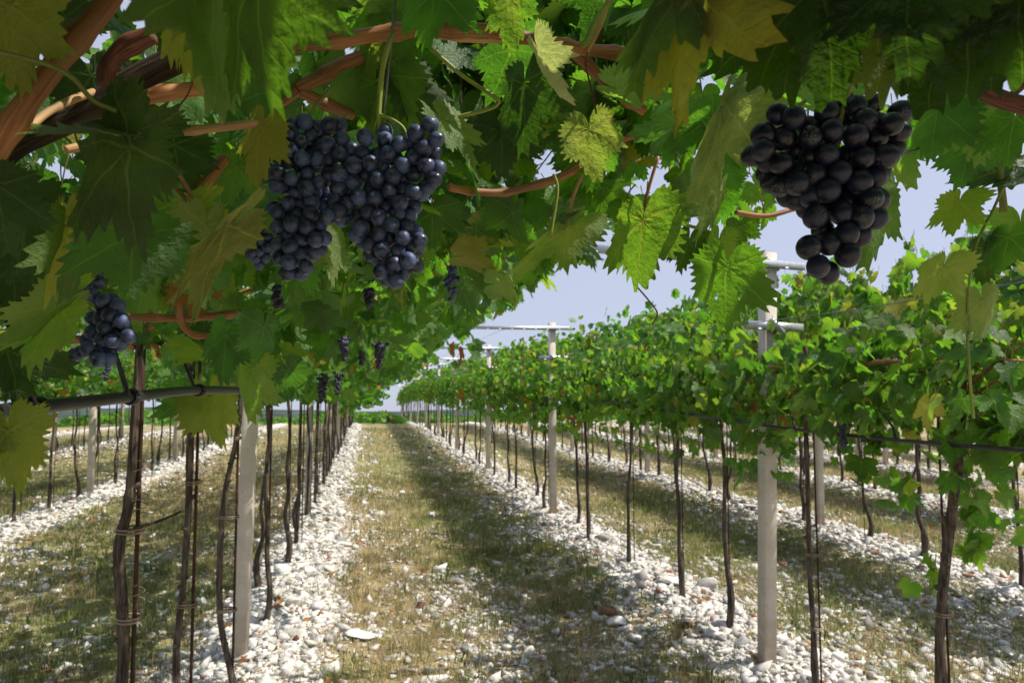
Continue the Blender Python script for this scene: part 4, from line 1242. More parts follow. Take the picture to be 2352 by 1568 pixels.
# foot px, tip px, depth, size factor, colour, age, side shown ('u' lower side, 't' upper side), roll, curl, bend, dz of the tip, label
NEAR_LEAVES = [
    (( 28, 12), ( 30, 245), 0.45, 0.6, YEL, 0.22, 'u', 0.2, 0.4, 0.3, 0.0, "yellowing jagged leaf in the top left corner"),
    ((470, -50), (540, 265), 0.38, 0.55, OLV, 0.36, 'u', -0.5, 0.5, 0.4, 0.0, None),
    ((590, -70), (600, 305), 0.34, 0.55, (0.030, 0.062, 0.009), 0.24, 'u', 0.3, 0.6, 0.3, 0.0, "large blurred green and yellow leaf hanging left of the main grapes"),  # shade put into the colour, darker than the leaf's own green
    ((430, -40), (430, 190), 0.46, 0.5, YEL, 0.20, 'u', 0.1, 0.4, 0.3, 0.0, None),
    ((296, 330), (140, 525), 0.46, 0.7, DUS, 0.02, 't', 0.35, -0.5, 0.3, 0.02, "dusty dark grey green leaf hanging at the left"),
    ((300, 300), ( 85, 260), 0.47, 0.35, DUS, 0.02, 't', 0.7, 0.6, 0.5, 0.0, None),
    ((-10, 425), ( 20, 580), 0.48, 1.0, SHADED, 0.0, 'u', 0.1, 0.5, 0.2, 0.0, None),
    ((138, 515), ( 92, 690), 0.62, 0.45, YEL, 0.12, 'u', 0.1, 0.7, 0.2, 0.0, None),
    ((192, 528), (160, 700), 0.65, 0.35, OLV, 0.22, 'u', -0.3, 0.8, 0.2, 0.0, None),
    ((304, 540), (294, 706), 0.56, 1.0, GRN, 0.0, 'u', 0.05, 0.25, 0.2, 0.0, "broad plain green leaf facing the eye at the left"),
    ((462, 485), (335, 560), 0.72, 0.6, (0.12, 0.16, 0.03), 0.1, 'u', 0.2, 0.4, 0.3, 0.0, None),
    ((472, 520), (440, 680), 0.68, 0.55, (0.12, 0.17, 0.03), 0.15, 'u', -0.1, 0.4, 0.3, 0.0, None),
    ((530, 520), (345, 685), 0.55, 0.26, (0.085, 0.09, 0.066), 0.0, 't', 0.75, -0.35, 0.3, 0.0, "grey dusty leaf folded along its midrib"),
    ((138, 700), ( 15, 806), 0.75, 0.5, (0.10, 0.175, 0.025), 0.0, 'u', -0.35, 0.3, 0.2, -0.02, "bright green leaf with a patch of sun in front of the pipe strap"),
    ((138, 700), (-20, 780), 0.77, 0.6, LIT, 0.0, 'u', 0.5, 0.5, 0.2, 0.0, None),
    (( 17, 990), ( 36, 1150), 0.78, 0.65, (0.14, 0.18, 0.03), 0.12, 'u', 0.2, 0.4, 0.2, 0.0, "yellow green leaf below the pipe at the left edge"),
    (( 17, 990), (112, 960), 0.80, 0.7, (0.14, 0.18, 0.03), 0.1, 't', -0.4, -0.5, -0.2, 0.0, None),
    (( 15, 800), ( 45, 945), 0.84, 0.85, SHADED, 0.0, 'u', 0.1, 0.4, 0.2, 0.0, None),
    ((482, 915), (508, 1045), 2.0, 0.7, (0.14, 0.19, 0.03), 0.34, 't', 0.2, 0.5, 0.2, 0.0, "yellow green leaf with brown spots below the left canopy"),
    ((455, 905), (438, 1000), 2.05, 1.0, GRN, 0.2, 't', -0.3, 0.5, 0.2, 0.0, None),
    ((606, 750), (592, 850), 1.3, 0.6, GRN, 0.0, 'u', -0.3, 0.6, 0.3, 0.0, None),
    ((575, 850), (568, 972), 1.35, 0.5, LIT, 0.0, 'u', 0.3, 0.6, 0.3, 0.0, None),
    ((520, 770), (500, 880), 1.35, 0.7, GRN, 0.05, 'u', 0.2, 0.5, 0.3, 0.0, None),
    ((1353, 297), (1368, 408), 1.05, 0.93, (0.15, 0.23, 0.085), 0.0, 't', 0.0, 0.35, 0.25, 0.0, "green leaf painted sunlit pale, facing the eye between the two hanging grape bunches"),  # colour raised to stand in for sun on the blade
    ((1582, -20), (1540, 318), 0.44, 0.5, (0.15, 0.125, 0.022), 0.36, 'u', 0.1, 0.5, 0.15, 0.0, "big yellow and brown mottled leaf hanging from the top edge"),
    ((1575, -50), (1412, 195), 0.46, 0.4, OLV, 0.22, 'u', 0.5, 0.7, 0.3, 0.0, None),
    ((1640, -60), (1690, 130), 0.50, 0.5, SHADED, 0.1, 'u', -0.2, 0.5, 0.2, 0.0, None),
    ((1860, -60), (1730, 190), 0.42, 0.9, SHADED, 0.0, 't', 0.2, 0.4, 0.3, 0.0, None),
    ((1900, -60), (1910, 228), 0.38, 1.0, SHADED, 0.0, 't', 0.0, 0.4, 0.2, 0.0, "very dark leaf hanging over the top of the dark grapes"),
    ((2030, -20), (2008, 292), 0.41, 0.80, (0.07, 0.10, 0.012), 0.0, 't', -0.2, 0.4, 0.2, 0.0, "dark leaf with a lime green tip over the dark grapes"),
    ((2080, -80), (2090, 170), 0.36, 1.1, SHADED, 0.0, 't', 0.1, 0.4, 0.2, 0.0, None),
    ((2235, -40), (2215, 235), 0.39, 1.0, SHADED, 0.0, 't', -0.1, 0.4, 0.2, 0.0, None),
    ((2330, -60), (2350, 190), 0.37, 1.0, SHADED, 0.0, 't', 0.2, 0.4, 0.2, 0.0, "very dark leaf filling the top right corner"),
    ((1835, -30), (1805, 235), 0.44, 0.9, SHADED, 0.0, 't', -0.3, 0.4, 0.2, 0.0, None),
    ((2150, -20), (2135, 262), 0.42, 1.0, SHADED, 0.0, 't', 0.2, 0.4, 0.2, 0.0, None),
    ((2290, 10), (2275, 258), 0.43, 0.9, SHADED, 0.0, 't', -0.2, 0.4, 0.2, 0.0, None),
    ((1965, 30), (1950, 212), 0.45, 1.0, SHADED, 0.0, 't', 0.2, 0.4, 0.2, 0.0, None),
    ((1780, 40), (1745, 215), 0.52, 0.8, SHADED, 0.0, 't', 0.4, 0.5, 0.2, 0.0, None),
    ((1668, 240), (1572, 478), 0.80, 0.35, (0.10, 0.125, 0.095), 0.0, 't', 0.6, -0.9, 0.2, 0.0, "grey felted leaf hanging edge on below the yellow leaf"),
    ((1740, 190), (1682, 368), 0.80, 0.28, (0.12, 0.15, 0.10), 0.0, 't', 0.8, -1.2, 0.3, 0.0, None),
    ((1418, 204), (1530, 236), 0.95, 0.5, LIT, 0.0, 'u', 0.7, 0.5, 0.2, 0.0, None),
    ((1308, 516), (1178, 616), 1.12, 0.45, (0.09, 0.14, 0.04), 0.0, 'u', 0.45, 0.7, 0.3, 0.0, "hanging leaf with a sunlit stripe left of the steel arm"),
    ((1308, 516), (1374, 512), 1.14, 0.9, (0.09, 0.14, 0.04), 0.0, 'u', -0.3, 0.5, 0.3, 0.0, None),
    ((1476, 504), (1456, 672), 1.02, 0.7, (0.075, 0.14, 0.025), 0.0, 'u', 0.1, 0.55, 0.15, 0.0, "large leaf hanging in front of the steel arm"),
    ((1671, 614), (1662, 762), 0.95, 0.9, (0.05, 0.11, 0.016), 0.0, 'u', 0.0, 0.2, 0.15, 0.0, "broad holed leaf hanging beside the nearest right post"),
    ((1650, 552), (1632, 640), 1.02, 0.7, (0.085, 0.15, 0.04), 0.0, 'u', 0.3, 0.6, 0.2, 0.0, None),
    ((1652, 437), (1612, 556), 1.0, 0.42, (0.11, 0.19, 0.025), 0.0, 'u', -0.6, 0.8, 0.2, 0.0, None),
    ((1582, 550), (1552, 634), 1.08, 0.7, SHADED, 0.0, 'u', 0.2, 0.5, 0.2, 0.0, None),
    ((2012, 440), (2000, 604), 0.80, 0.65, (0.06, 0.125, 0.016), 0.0, 'u', -0.3, 0.4, 0.2, 0.0, "green leaf half hidden behind the dark grapes"),
    ((2204, 462), (2172, 552), 1.1, 0.8, (0.09, 0.17, 0.02), 0.0, 'u', 0.2, 0.4, 0.2, 0.0, None),
    ((2164, 612), (2116, 716), 1.05, 0.65, (0.12, 0.16, 0.06), 0.0, 'u', 0.2, 0.5, 0.2, 0.0, "pale leaf on the hanging shoot against the sky"),
    ((2255, 690), (2262, 790), 1.12, 0.6, (0.11, 0.16, 0.04), 0.0, 'u', -0.3, 0.6, 0.2, 0.0, None),
    ((2230, 340), (2205, 425), 1.05, 1.0, GRN, 0.0, 'u', 0.3, 0.6, 0.3, 0.0, None),
    ((2330, 385), (2190, 415), 1.1, 0.6, SHADED, 0.0, 't', 0.7, 0.5, 0.3, 0.0, None),
    ((2315, 545), (2290, 640), 1.1, 0.8, GRN, 0.0, 'u', 0.3, 0.8, 0.3, 0.0, None),
    ((2345, 510), (2352, 610), 1.12, 0.9, LIT, 0.0, 'u', -0.3, 0.6, 0.3, 0.0, None),
    ((2260, 570), (2255, 660), 1.15, 0.7, SHADED, 0.0, 'u', 0.5, 0.6, 0.3, 0.0, None),
    ((2150, 250), (2130, 400), 0.95, 0.9, GRN, 0.05, 'u', 0.2, 0.6, 0.2, 0.0, None),
    ((2060, 330), (2090, 440), 1.1, 0.9, LIT, 0.0, 'u', 0.2, 0.5, 0.2, 0.0, None),
    ((2245, 260), (2255, 380), 0.95, 0.85, LIT, 0.05, 'u', -0.3, 0.5, 0.2, 0.0, None),
    ((2330, 270), (2310, 380), 0.9, 0.9, GRN, 0.05, 'u', 0.2, 0.5, 0.2, 0.0, None),
    ((602, 292), (572, 412), 0.72, 0.6, YEL, 0.2, 'u', 0.1, 0.5, 0.2, 0.0, "yellow leaf at the left edge of the main grapes"),
    ((1020, 278), (1108, 392), 0.84, 0.4, (0.09, 0.15, 0.05), 0.0, 't', -0.4, 0.4, 0.2, 0.0, "sunlit narrow leaf at the right edge of the main grapes"),
    ((752, 545), (778, 668), 1.0, 0.6, (0.10, 0.16, 0.035), 0.0, 'u', -0.2, 0.5, 0.2, 0.0, "pale leaf behind the gap between the grape lobes"),
    ((690, 590), (640, 680), 1.0, 0.7, GRN, 0.0, 'u', 0.2, 0.4, 0.2, 0.0, None),
    ((884, 30), (800, 75), 0.95, 1.0, LIT, 0.0, 'u', 0.2, 0.3, 0.3, 0.0, None),
    ((884, 30), (968, 60), 0.95, 0.9, LIT, 0.0, 'u', -0.2, 0.3, 0.3, 0.0, None),
    ((920, 95), (928, 158), 0.92, 1.0, LIT, 0.0, 't', 0.1, 0.4, 0.2, 0.0, None),
    ((850, 95), (838, 182), 0.93, 0.6, (0.12, 0.18, 0.03), 0.0, 'u', 0.3, 0.5, 0.2, 0.0, None),
    ((720, -50), (735, 115), 0.55, 0.5, SHADED, 0.0, 'u', 0.6, 0.9, 0.2, 0.0, None),
    ((1000, -30), (968, 135), 0.78, 0.75, GRN, 0.0, 'u', 0.3, 0.6, 0.2, 0.0, None),
    ((1180, -10), (1175, 110), 0.85, 0.8, LIT, 0.1, 't', 0.2, 0.4, 0.2, 0.0, None),
    ((1238, 118), (1288, 232), 0.88, 0.45, CREAM, 0.0, 't', 0.3, -1.0, 0.4, 0.0, "dry cream leaf curled under the cane"),
    ((672, 5), (660, 80), 0.80, 0.7, RED, 0.1, 't', 0.4, 1.4, 0.4, 0.0, "dry rust red curled leaf near the top edge"),
    ((695, 30), (698, 90), 0.82, 0.6, YEL, 0.2, 't', 0.4, 0.9, 0.4, 0.0, None),
    ((880, 175), (830, 330), 0.95, 0.75, (0.06, 0.11, 0.025), 0.0, 'u', 0.2, 0.3, 0.2, 0.03, None),
    ((1205, 190), (1195, 360), 1.05, 0.7, SHADED, 0.0, 'u', 0.1, 0.4, 0.2, 0.0, None),
    ((1150, 300), (1155, 420), 1.1, 1.0, SHADED, 0.0, 'u', 0.2, 0.4, 0.2, 0.0, None),
    ((940, 175), (1010, 300), 0.96, 0.75, SHADED, 0.0, 'u', -0.2, 0.4, 0.2, 0.0, None),
    ((1060, 900), (1058, 925), 2.2, 0.3, RED, 0.1, 't', 0.4, 0.5, 0.4, 0.0, None),
    ((1042, 797), (1038, 826), 1.9, 0.3, RED, 0.1, 't', 0.4, 0.5, 0.4, 0.0, "dry rust red leaf dangling over the lane"),
    ((1056, 805), (1061, 836), 1.95, 0.25, RED, 0.1, 't', -0.4, 0.5, 0.4, 0.0, None),
    ((210, 175), (260, 320), 0.78, 1.1, SHADED, 0.0, 'u', 0.2, 0.3, 0.2, 0.03, None),
    ((150, 40), (200, 130), 0.7, 1.2, SHADED, 0.0, 'u', 0.2, 0.3, 0.2, 0.03, None),
    ((400, 330), (420, 450), 0.95, 1.0, SHADED, 0.0, 'u', 0.2, 0.5, 0.2, 0.0, None),
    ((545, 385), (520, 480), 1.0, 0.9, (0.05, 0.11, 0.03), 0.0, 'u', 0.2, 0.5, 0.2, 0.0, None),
    ((60, 470), (40, 640), 0.7, 1.0, SHADED, 0.0, 'u', -0.2, 0.4, 0.2, 0.0, None),
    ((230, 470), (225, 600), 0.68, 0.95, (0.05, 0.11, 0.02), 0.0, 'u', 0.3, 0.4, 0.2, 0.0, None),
    ((35, 610), (30, 720), 0.85, 0.95, SHADED, 0.0, 'u', 0.3, 0.4, 0.2, 0.0, None),
]
rl = np.random.default_rng(9)
DISCS = []          # px, py, radius px, depth: places that no other leaf may cover
for ft, tp, d, sf, colr, age, sd, roll, curl, bend, dz, lab in NEAR_LEAVES:
    a, b = P(*ft, d), P(*tp, d + dz)
    L = np.linalg.norm(b - a)
    tip = (b - a) / L
    vd = unit((a + b) / 2 - CO)
    nr = -vd if sd == 't' else vd
    sdv = unit(np.cross(tip, nr))
    roll = math.copysign(math.acos(min(max(sf, 0.22), 1.0)), roll)
    nr = nr * math.cos(roll) + sdv * math.sin(roll)
    g = Geo()
    bb = abs(bend) if sd == 't' else -abs(bend)
    add_leaves(g, 0, a[None], tip[None], nr[None], np.array([L * 1.04]), np.array([tuple(colr) + (age,)]), rl, curl, bb, 0.05)
    if lab and "holed" in lab:          # two holes eaten through the blade
        T_ = np.concatenate(g.T); cu_ = g.U[0][T_].mean(1)
        ok_ = (np.hypot((cu_[:, 0] - 0.20) / 0.040, (cu_[:, 1] - 0.40) / 0.065) > 1) & (np.hypot((cu_[:, 0] + 0.17) / 0.035, (cu_[:, 1] - 0.45) / 0.055) > 1)
        g.T = [T_[ok_]]
    vine = V_A if (ft[0] < 1700 and d < 1.9) else V_B if ft[0] >= 1700 else V_LEFT
    part("dry_leaf" if colr in (CREAM, RED) else "leaf", g, LEAF, vine, lab)
    DISCS.append(((ft[0] + tp[0]) / 2, (ft[1] + tp[1]) / 2, math.hypot(tp[0] - ft[0], tp[1] - ft[1]) * 0.5 * max(sf, 0.55), d))

# ------------------------------------------------------------------ grapes
def sphere(nu, nv, sz=1.0):
    th = np.linspace(0, np.pi, nv + 1)[1:-1]
    ph = np.arange(nu) * 2 * np.pi / nu
    V = [(0, 0, sz)] + [(math.sin(t) * math.cos(p), math.sin(t) * math.sin(p), sz * math.cos(t)) for t in th for p in ph] + [(0, 0, -sz)]
    T = [(0, 1 + j, 1 + (j + 1) % nu) for j in range(nu)]
    Q = []
    for i in range(nv - 2):
        for j in range(nu):
            a = 1 + i * nu
            Q.append((a + j, a + nu + j, a + nu + (j + 1) % nu, a + (j + 1) % nu))
    k = 1 + (nv - 2) * nu
    T += [(len(V) - 1, k + (j + 1) % nu, k + j) for j in range(nu)]
    return np.array(V), np.array(T), np.array(Q)


def berry_mesh(mat, r, rng):
    V, T, Q = sphere(24, 16, 1.02)
    V = V * (1 + 0.018 * np.sin(V[:, [0]] * 2.1 + rng.uniform(0, 6)) + 0.012 * np.sin(V[:, [1]] * 3 + rng.uniform(0, 6)))
    return mesh("grape", V * r, [T, Q], mat)


def pack(lobes, rpx, rng, thick=0.6, sep=1.55, tries=26000):
    """berries filling a cluster drawn as round lobes (pixels of the photograph)"""
    C = np.array(lobes, float)
    Rr = np.maximum(C[:, 2] - rpx * 0.92, 2)
    wts = Rr ** 2 + 60; wts /= wts.sum()
    k = rng.choice(len(C), tries, p=wts)
    n = unit(rng.normal(size=(tries, 3))) * (rng.random((tries, 1)) ** 0.25)
    n[:, 2] *= thick
    pts = np.hstack([C[k, :2], np.zeros((tries, 1))]) + n * Rr[k, None]
    out = np.zeros((0, 3))
    for p in pts:
        if len(out) and np.min(np.sum((out - p) ** 2, 1)) < (rpx * sep) ** 2: continue
        out = np.vstack([out, p])
    return out      # px, py, depth offset in px (negative is nearer)


def exposure_of(b, rpx):
    """how much of each berry's disc no nearer berry hides"""
    o = np.zeros(len(b))
    t = np.linspace(0, 2 * np.pi, 9)[:-1]
    sm = np.vstack([[(0, 0)]] + [np.stack([np.cos(t) * f, np.sin(t) * f], -1) for f in (0.5, 0.92)]) * rpx
    for i, p in enumerate(b):
        q = p[:2] + sm
        nr = b[b[:, 2] < p[2] - 1e-6]
        if len(nr) == 0: o[i] = 1; continue
        d = np.hypot(q[:, None, 0] - nr[None, :, 0], q[:, None, 1] - nr[None, :, 1])
        o[i] = np.mean(np.all(d > rpx, axis=1))
    return o


def settle(items, rpx):
    """berries seen in the photograph (px, py, layer): push overlapping ones apart in depth"""
    b = np.array(items, float)
    b[:, 2] = b[:, 2] * 0.95 * rpx + b[:, 1] * -0.004
    for _ in range(40):
        o = np.argsort(b[:, 2]); moved = False
        for ii_, i in enumerate(o):
            for j in o[:ii_]:
                dxy = math.hypot(b[i, 0] - b[j, 0], b[i, 1] - b[j, 1])
                if dxy < 1.78 * rpx:
                    need = math.sqrt((1.78 * rpx) ** 2 - dxy ** 2)
                    if b[i, 2] - b[j, 2] < need - 0.5 and b[i, 2] - b[j, 2] > -1e-6:
                        b[i, 2] += (need - (b[i, 2] - b[j, 2])) * 0.5; moved = True
        if not moved: break
    return b


def crop(x0, y0, k, pts): return [((x0 + x / k) * 2352 / 4096, (y0 + y / k) * 2352 / 4096, l) for x, y, l in pts]


SEEN_L = crop(1030, 440, 2.489, [(178, 170, 1), (322, 218, 0), (352, 150, 1), (468, 118, 1), (585, 180, 2), (710, 148, 1), (820, 150, 2), (85, 300, 1), (175, 322, 0), (312, 390, 0), (425, 310, 1), (530, 268, 1), (535, 400, 2), (665, 250, 2), (620, 365, 2), (700, 340, 0), (845, 295, 1), (800, 225, 2), (195, 455, 2), (443, 478, 0), (605, 495, 1), (100, 605, 2), (200, 620, 0), (345, 680, 0), (495, 640, 1), (590, 560, 2), (485, 775, 0), (630, 720, 1), (280, 775, 2), (195, 750, 2), (390, 820, 2), (300, 520, 2), (430, 560, 2), (560, 820, 2)]) \
    + crop(1030, 780, 2.49, [(300, 85, 1), (545, 65, 1), (535, 190, 0), (200, 170, 1), (430, 100, 2), (340, 285, 0), (490, 318, 0), (200, 325, 1), (310, 410, 1), (330, 520, 0), (580, 445, 0), (670, 428, 1), (440, 455, 1), (215, 490, 1), (225, 625, 1), (440, 600, 0), (315, 665, 0), (545, 580, 1), (620, 540, 2), (485, 722, 0), (295, 775, 1), (430, 780, 2), (610, 305, 2), (300, 210, 2), (160, 130, 2), (400, 200, 2), (380, 370, 2)])
SEEN_R = crop(1030, 440, 2.489, [(935, 395, 1), (825, 445, 1), (720, 505, 2), (810, 630, 0), (720, 640, 2), (805, 780, 1), (690, 840, 2), (920, 810, 2)]) \
    + crop(1030, 780, 2.49, [(695, 220, 0), (810, 170, 0), (850, 240, 1), (780, 50, 1), (900, 80, 1), (670, 110, 2)]) \
    + crop(1380, 440, 2.488, [(202, 273, 0), (395, 220, 2), (395, 300, 1), (540, 338, 0), (700, 228, 0), (838, 142, 0), (910, 295, 0), (790, 378, 0), (430, 440, 0), (675, 465, 0), (885, 425, 2), (805, 553, 0), (925, 580, 1), (890, 690, 0), (570, 545, 0), (690, 640, 1), (640, 330, 2), (250, 530, 0), (180, 430, 1), (85, 550, 0), (320, 460, 1), (370, 580, 1), (320, 685, 0), (478, 660, 0), (580, 690, 1), (810, 770, 1), (85, 715, 1), (440, 805, 0), (570, 805, 1), (680, 815, 0), (760, 830, 2), (200, 650, 2), (500, 480, 2)]) \
    + crop(1380, 780, 2.298, [(130, 22, 0), (275, 28, 0), (375, 115, 1), (505, 70, 0), (630, 110, 2), (220, 160, 0), (310, 205, 0), (480, 175, 0), (595, 195, 1), (125, 195, 2), (150, 295, 1), (215, 305, 2), (430, 270, 0), (560, 300, 1), (650, 335, 1), (110, 360, 2), (308, 358, 0), (530, 392, 0), (690, 415, 1), (600, 475, 1), (660, 495, 2), (345, 508, 0), (490, 515, 0), (230, 455, 1), (410, 400, 2), (175, 430, 2), (445, 635, 0), (580, 600, 0), (650, 645, 1), (300, 580, 2), (240, 540, 2), (325, 705, 0), (535, 715, 2), (375, 770, 2), (470, 790, 0)])
SEEN_D = crop(2950, 370, 1.1786, [(190, 105, 1), (263, 122, 0), (122, 200, 1), (218, 218, 1), (70, 298, 2), (122, 272, 0), (205, 335, 0), (335, 165, 1), (345, 213, 0), (445, 183, 0), (420, 100, 1), (425, 35, 2), (490, 35, 2), (555, 70, 1), (600, 135, 0), (555, 205, 0), (725, 150, 0), (760, 185, 1), (650, 215, 1), (770, 95, 2), (735, 265, 2), (420, 293, 0), (345, 300, 1), (280, 275, 2), (590, 308, 0), (697, 302, 0), (362, 387, 0), (477, 377, 0), (425, 462, 0), (572, 420, 0), (650, 400, 1), (280, 428, 0), (205, 435, 1), (165, 420, 2), (345, 485, 1), (280, 500, 2), (240, 490, 2), (290, 370, 2), (630, 500, 0), (660, 505, 2), (490, 568, 0), (365, 585, 0), (583, 588, 0), (650, 588, 1), (520, 520, 2), (460, 510, 2), (330, 545, 2), (515, 668, 0), (578, 675, 1), (430, 715, 0), (335, 730, 0), (400, 650, 2), (518, 765, 0), (380, 820, 0), (425, 850, 1), (460, 690, 2), (500, 120, 2), (630, 60, 2), (520, 300, 2), (150, 330, 2), (145, 380, 2)])
SEEN_B = [(225, 645, 1), (207, 675, 0), (238, 690, 0), (270, 702, 0), (252, 724, 0), (280, 738, 0), (232, 732, 1), (240, 752, 0), (273, 765, 0), (295, 772, 0), (212, 762, 1), (235, 778, 0), (258, 782, 0), (200, 801, 0), (220, 807, 0), (243, 809, 0), (185, 809, 1), (172, 815, 1), (225, 824, 0), (250, 824, 0), (275, 789, 1), (212, 730, 2), (255, 690, 2), (200, 780, 2), (195, 650, 2)]
rgp = np.random.default_rng(4)


def cluster(label, lobes, depth, rpx, mat, stems, seed, thick=0.65, extra=(), keep=98, grow=0.22, sep=1.52, seen=None):
    rng = np.random.default_rng(seed)
    r = rpx / F * depth
    lobes = [(x, y, rr + rpx * grow) for x, y, rr in lobes]
    b = pack(lobes, rpx, rng, thick, sep)
    if seen is not None:
        front = settle(seen, rpx)
        front[:, 2] -= np.median(front[:, 2])
        b[:, 2] += rpx * 1.2
        b = b[[np.min(np.sum((front - q) ** 2, 1)) > (rpx * 1.5) ** 2 and q[2] > np.median(front[np.argsort(np.sum((front[:, :2] - q[:2]) ** 2, 1))[:4], 2]) + rpx * 0.5 for q in b]]
        b = np.vstack([front, b]); keep = len(front)
    if len(extra): b = np.vstack([np.array([(x, y, 0.0) for x, y in extra]), b])
    wp = np.array([P(x, y, depth + z / F * depth) for x, y, z in b])
    ctr = wp.mean(0); base = wp[np.argmax(wp[:, 2])] if not stems else P(*stems[0][0][0], depth)
    o = empty("grape_cluster", base)
    tag(o, label, "grapes", "hanging bunches of blue grapes")
    order = np.arange(len(b)) if seen is not None else np.argsort(-exposure_of(b, rpx))
    meshes = [berry_mesh(mat, r, rng) for _ in range(4)]
    rest = Geo()
    for q, i in enumerate(order):
        f = rng.uniform(0.95, 1.08) if rng.random() > 0.06 or seen is not None else rng.uniform(0.66, 0.85)
        if q < keep:
            g = link("grape", meshes[rng.integers(0, 4)], o)
            g.location = wp[i] - base
            ax = unit(wp[i] - ctr)
            g.rotation_euler = Vector(-ax + np.array([0, 0, 0.4])).to_track_quat('Z', 'Y').to_euler()
            g.scale = (f, f, f * rng.uniform(0.99, 1.06))
        else:
            V, T, Q = sphere(14, 10)
            rest.add(V * r + wp[i] - base, T, Q)
    if rest.n:
        h = link("inner_grapes", rest.build("inner_grapes", mat, color=False), o); h["kind"] = "stuff"
    for pts, rp in stems:
        g = Geo()
        add_tube(g, [P(x, y, depth + 0.008) - base for x, y in pts], np.linspace(rp[0], rp[1], len(pts)) / F * depth, 8, 6)
        link("stem", g.build("stem", STALK), o)
    for x, y, rr in lobes: DISCS.append((x, y, rr + 12, depth + 0.06))
    return o


cluster("blue grape cluster, left one of the big hanging pair", [(636, 310, 38), (648, 345, 42), (690, 300, 38), (700, 345, 45), (762, 300, 32), (770, 345, 36), (650, 405, 40), (690, 420, 48), (725, 385, 42), (668, 465, 48), (716, 470, 38), (668, 520, 48), (730, 545, 30), (690, 560, 48), (690, 605, 40), (662, 600, 34), (700, 622, 28)],
        0.80, 18.0, GRAPE, [([(800, 262), (770, 300), (720, 360)], (4, 3)), ([(760, 205), (720, 250), (700, 290)], (5, 3))], 3, grow=0.0, seen=SEEN_L)
cluster("blue grape cluster, right one of the big hanging pair, with a forked green stem", [(782, 400, 40), (790, 455, 42), (762, 470, 34), (815, 365, 36), (880, 345, 38), (930, 330, 34), (960, 300, 28), (988, 285, 24), (1000, 322, 24), (992, 410, 30), (978, 370, 36), (850, 385, 46), (920, 385, 50), (880, 440, 58), (925, 455, 50), (870, 500, 56), (925, 510, 50), (885, 555, 50), (935, 560, 38), (900, 600, 42), (945, 605, 28), (908, 645, 20), (880, 625, 24)],
        0.79, 18.4, GRAPE, [([(903, 78), (895, 97), (878, 162), (870, 262), (872, 310), (870, 380)], (7.5, 4.5)), ([(868, 262), (905, 278), (928, 298), (934, 330)], (5, 4)), ([(872, 268), (862, 285), (858, 305)], (3, 2.5)), ([(884, 345), (870, 330), (862, 322)], (2.4, 2))], 8, grow=0.0, seen=SEEN_R)
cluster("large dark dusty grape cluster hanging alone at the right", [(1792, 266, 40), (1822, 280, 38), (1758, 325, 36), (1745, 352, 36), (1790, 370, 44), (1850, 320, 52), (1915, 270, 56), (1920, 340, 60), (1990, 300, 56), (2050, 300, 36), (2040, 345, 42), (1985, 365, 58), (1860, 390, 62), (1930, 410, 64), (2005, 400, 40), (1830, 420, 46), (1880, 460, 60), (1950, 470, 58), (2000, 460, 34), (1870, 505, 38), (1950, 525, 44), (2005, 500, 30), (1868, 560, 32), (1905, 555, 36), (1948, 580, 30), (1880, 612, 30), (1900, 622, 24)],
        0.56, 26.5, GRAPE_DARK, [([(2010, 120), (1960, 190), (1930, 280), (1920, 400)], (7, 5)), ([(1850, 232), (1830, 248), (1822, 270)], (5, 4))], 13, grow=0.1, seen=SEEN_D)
cluster("grape cluster behind leaves at the left, over the pipe", [(222, 660, 30), (235, 700, 40), (262, 735, 42), (215, 745, 36), (275, 760, 30), (235, 790, 42), (195, 800, 36), (255, 808, 34), (225, 815, 28)],
        0.95, 17.0, GRAPE, [([(210, 560), (215, 600), (222, 660)], (4, 3))], 17, grow=0.0, seen=SEEN_B)
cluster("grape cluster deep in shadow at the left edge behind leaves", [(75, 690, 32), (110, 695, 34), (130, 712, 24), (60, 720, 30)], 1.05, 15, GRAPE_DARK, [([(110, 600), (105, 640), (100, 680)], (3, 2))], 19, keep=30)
cluster("small grape cluster peeping out left of the big pair", [(595, 530, 24), (610, 560, 28), (585, 575, 26), (600, 600, 22), (572, 560, 16)], 1.35, 11.5, GRAPE, [([(590, 440), (588, 480), (592, 520)], (3, 2))], 23, keep=50)
cluster("small loose grape cluster hanging right of the big pair", [(1036, 620, 13), (1042, 640, 16), (1032, 650, 14), (1040, 672, 14), (1034, 684, 10)], 1.9, 7.0, GRAPE, [([(1034, 560), (1036, 590), (1037, 615)], (2, 1.5))], 29, keep=40)


def far_cluster(px, py, hpx, depth, label):
    rng = np.random.default_rng(int(px + py))
    g = Geo()
    L = hpx / F * depth
    n = 46
    for _ in range(n):
        t = rng.random()
        r = 0.0095
        w_ = 0.32 * L * (1 - t * 0.75)
        V, T, Q = sphere(8, 6)
        g.add(V * r + np.array([rng.normal(0, 0.6) * w_ * 0.6, rng.normal(0, 0.6) * w_ * 0.6, -t * L]), T, Q)
    o = link("grape_cluster", g.build("grape_cluster", GRAPE_FAR, color=False))
    o.location = P(px, py - hpx / 2, depth)
    DISCS.append((px, py, hpx * 0.45, depth))
    tag(o, label, "grapes", "hanging bunches of blue grapes")


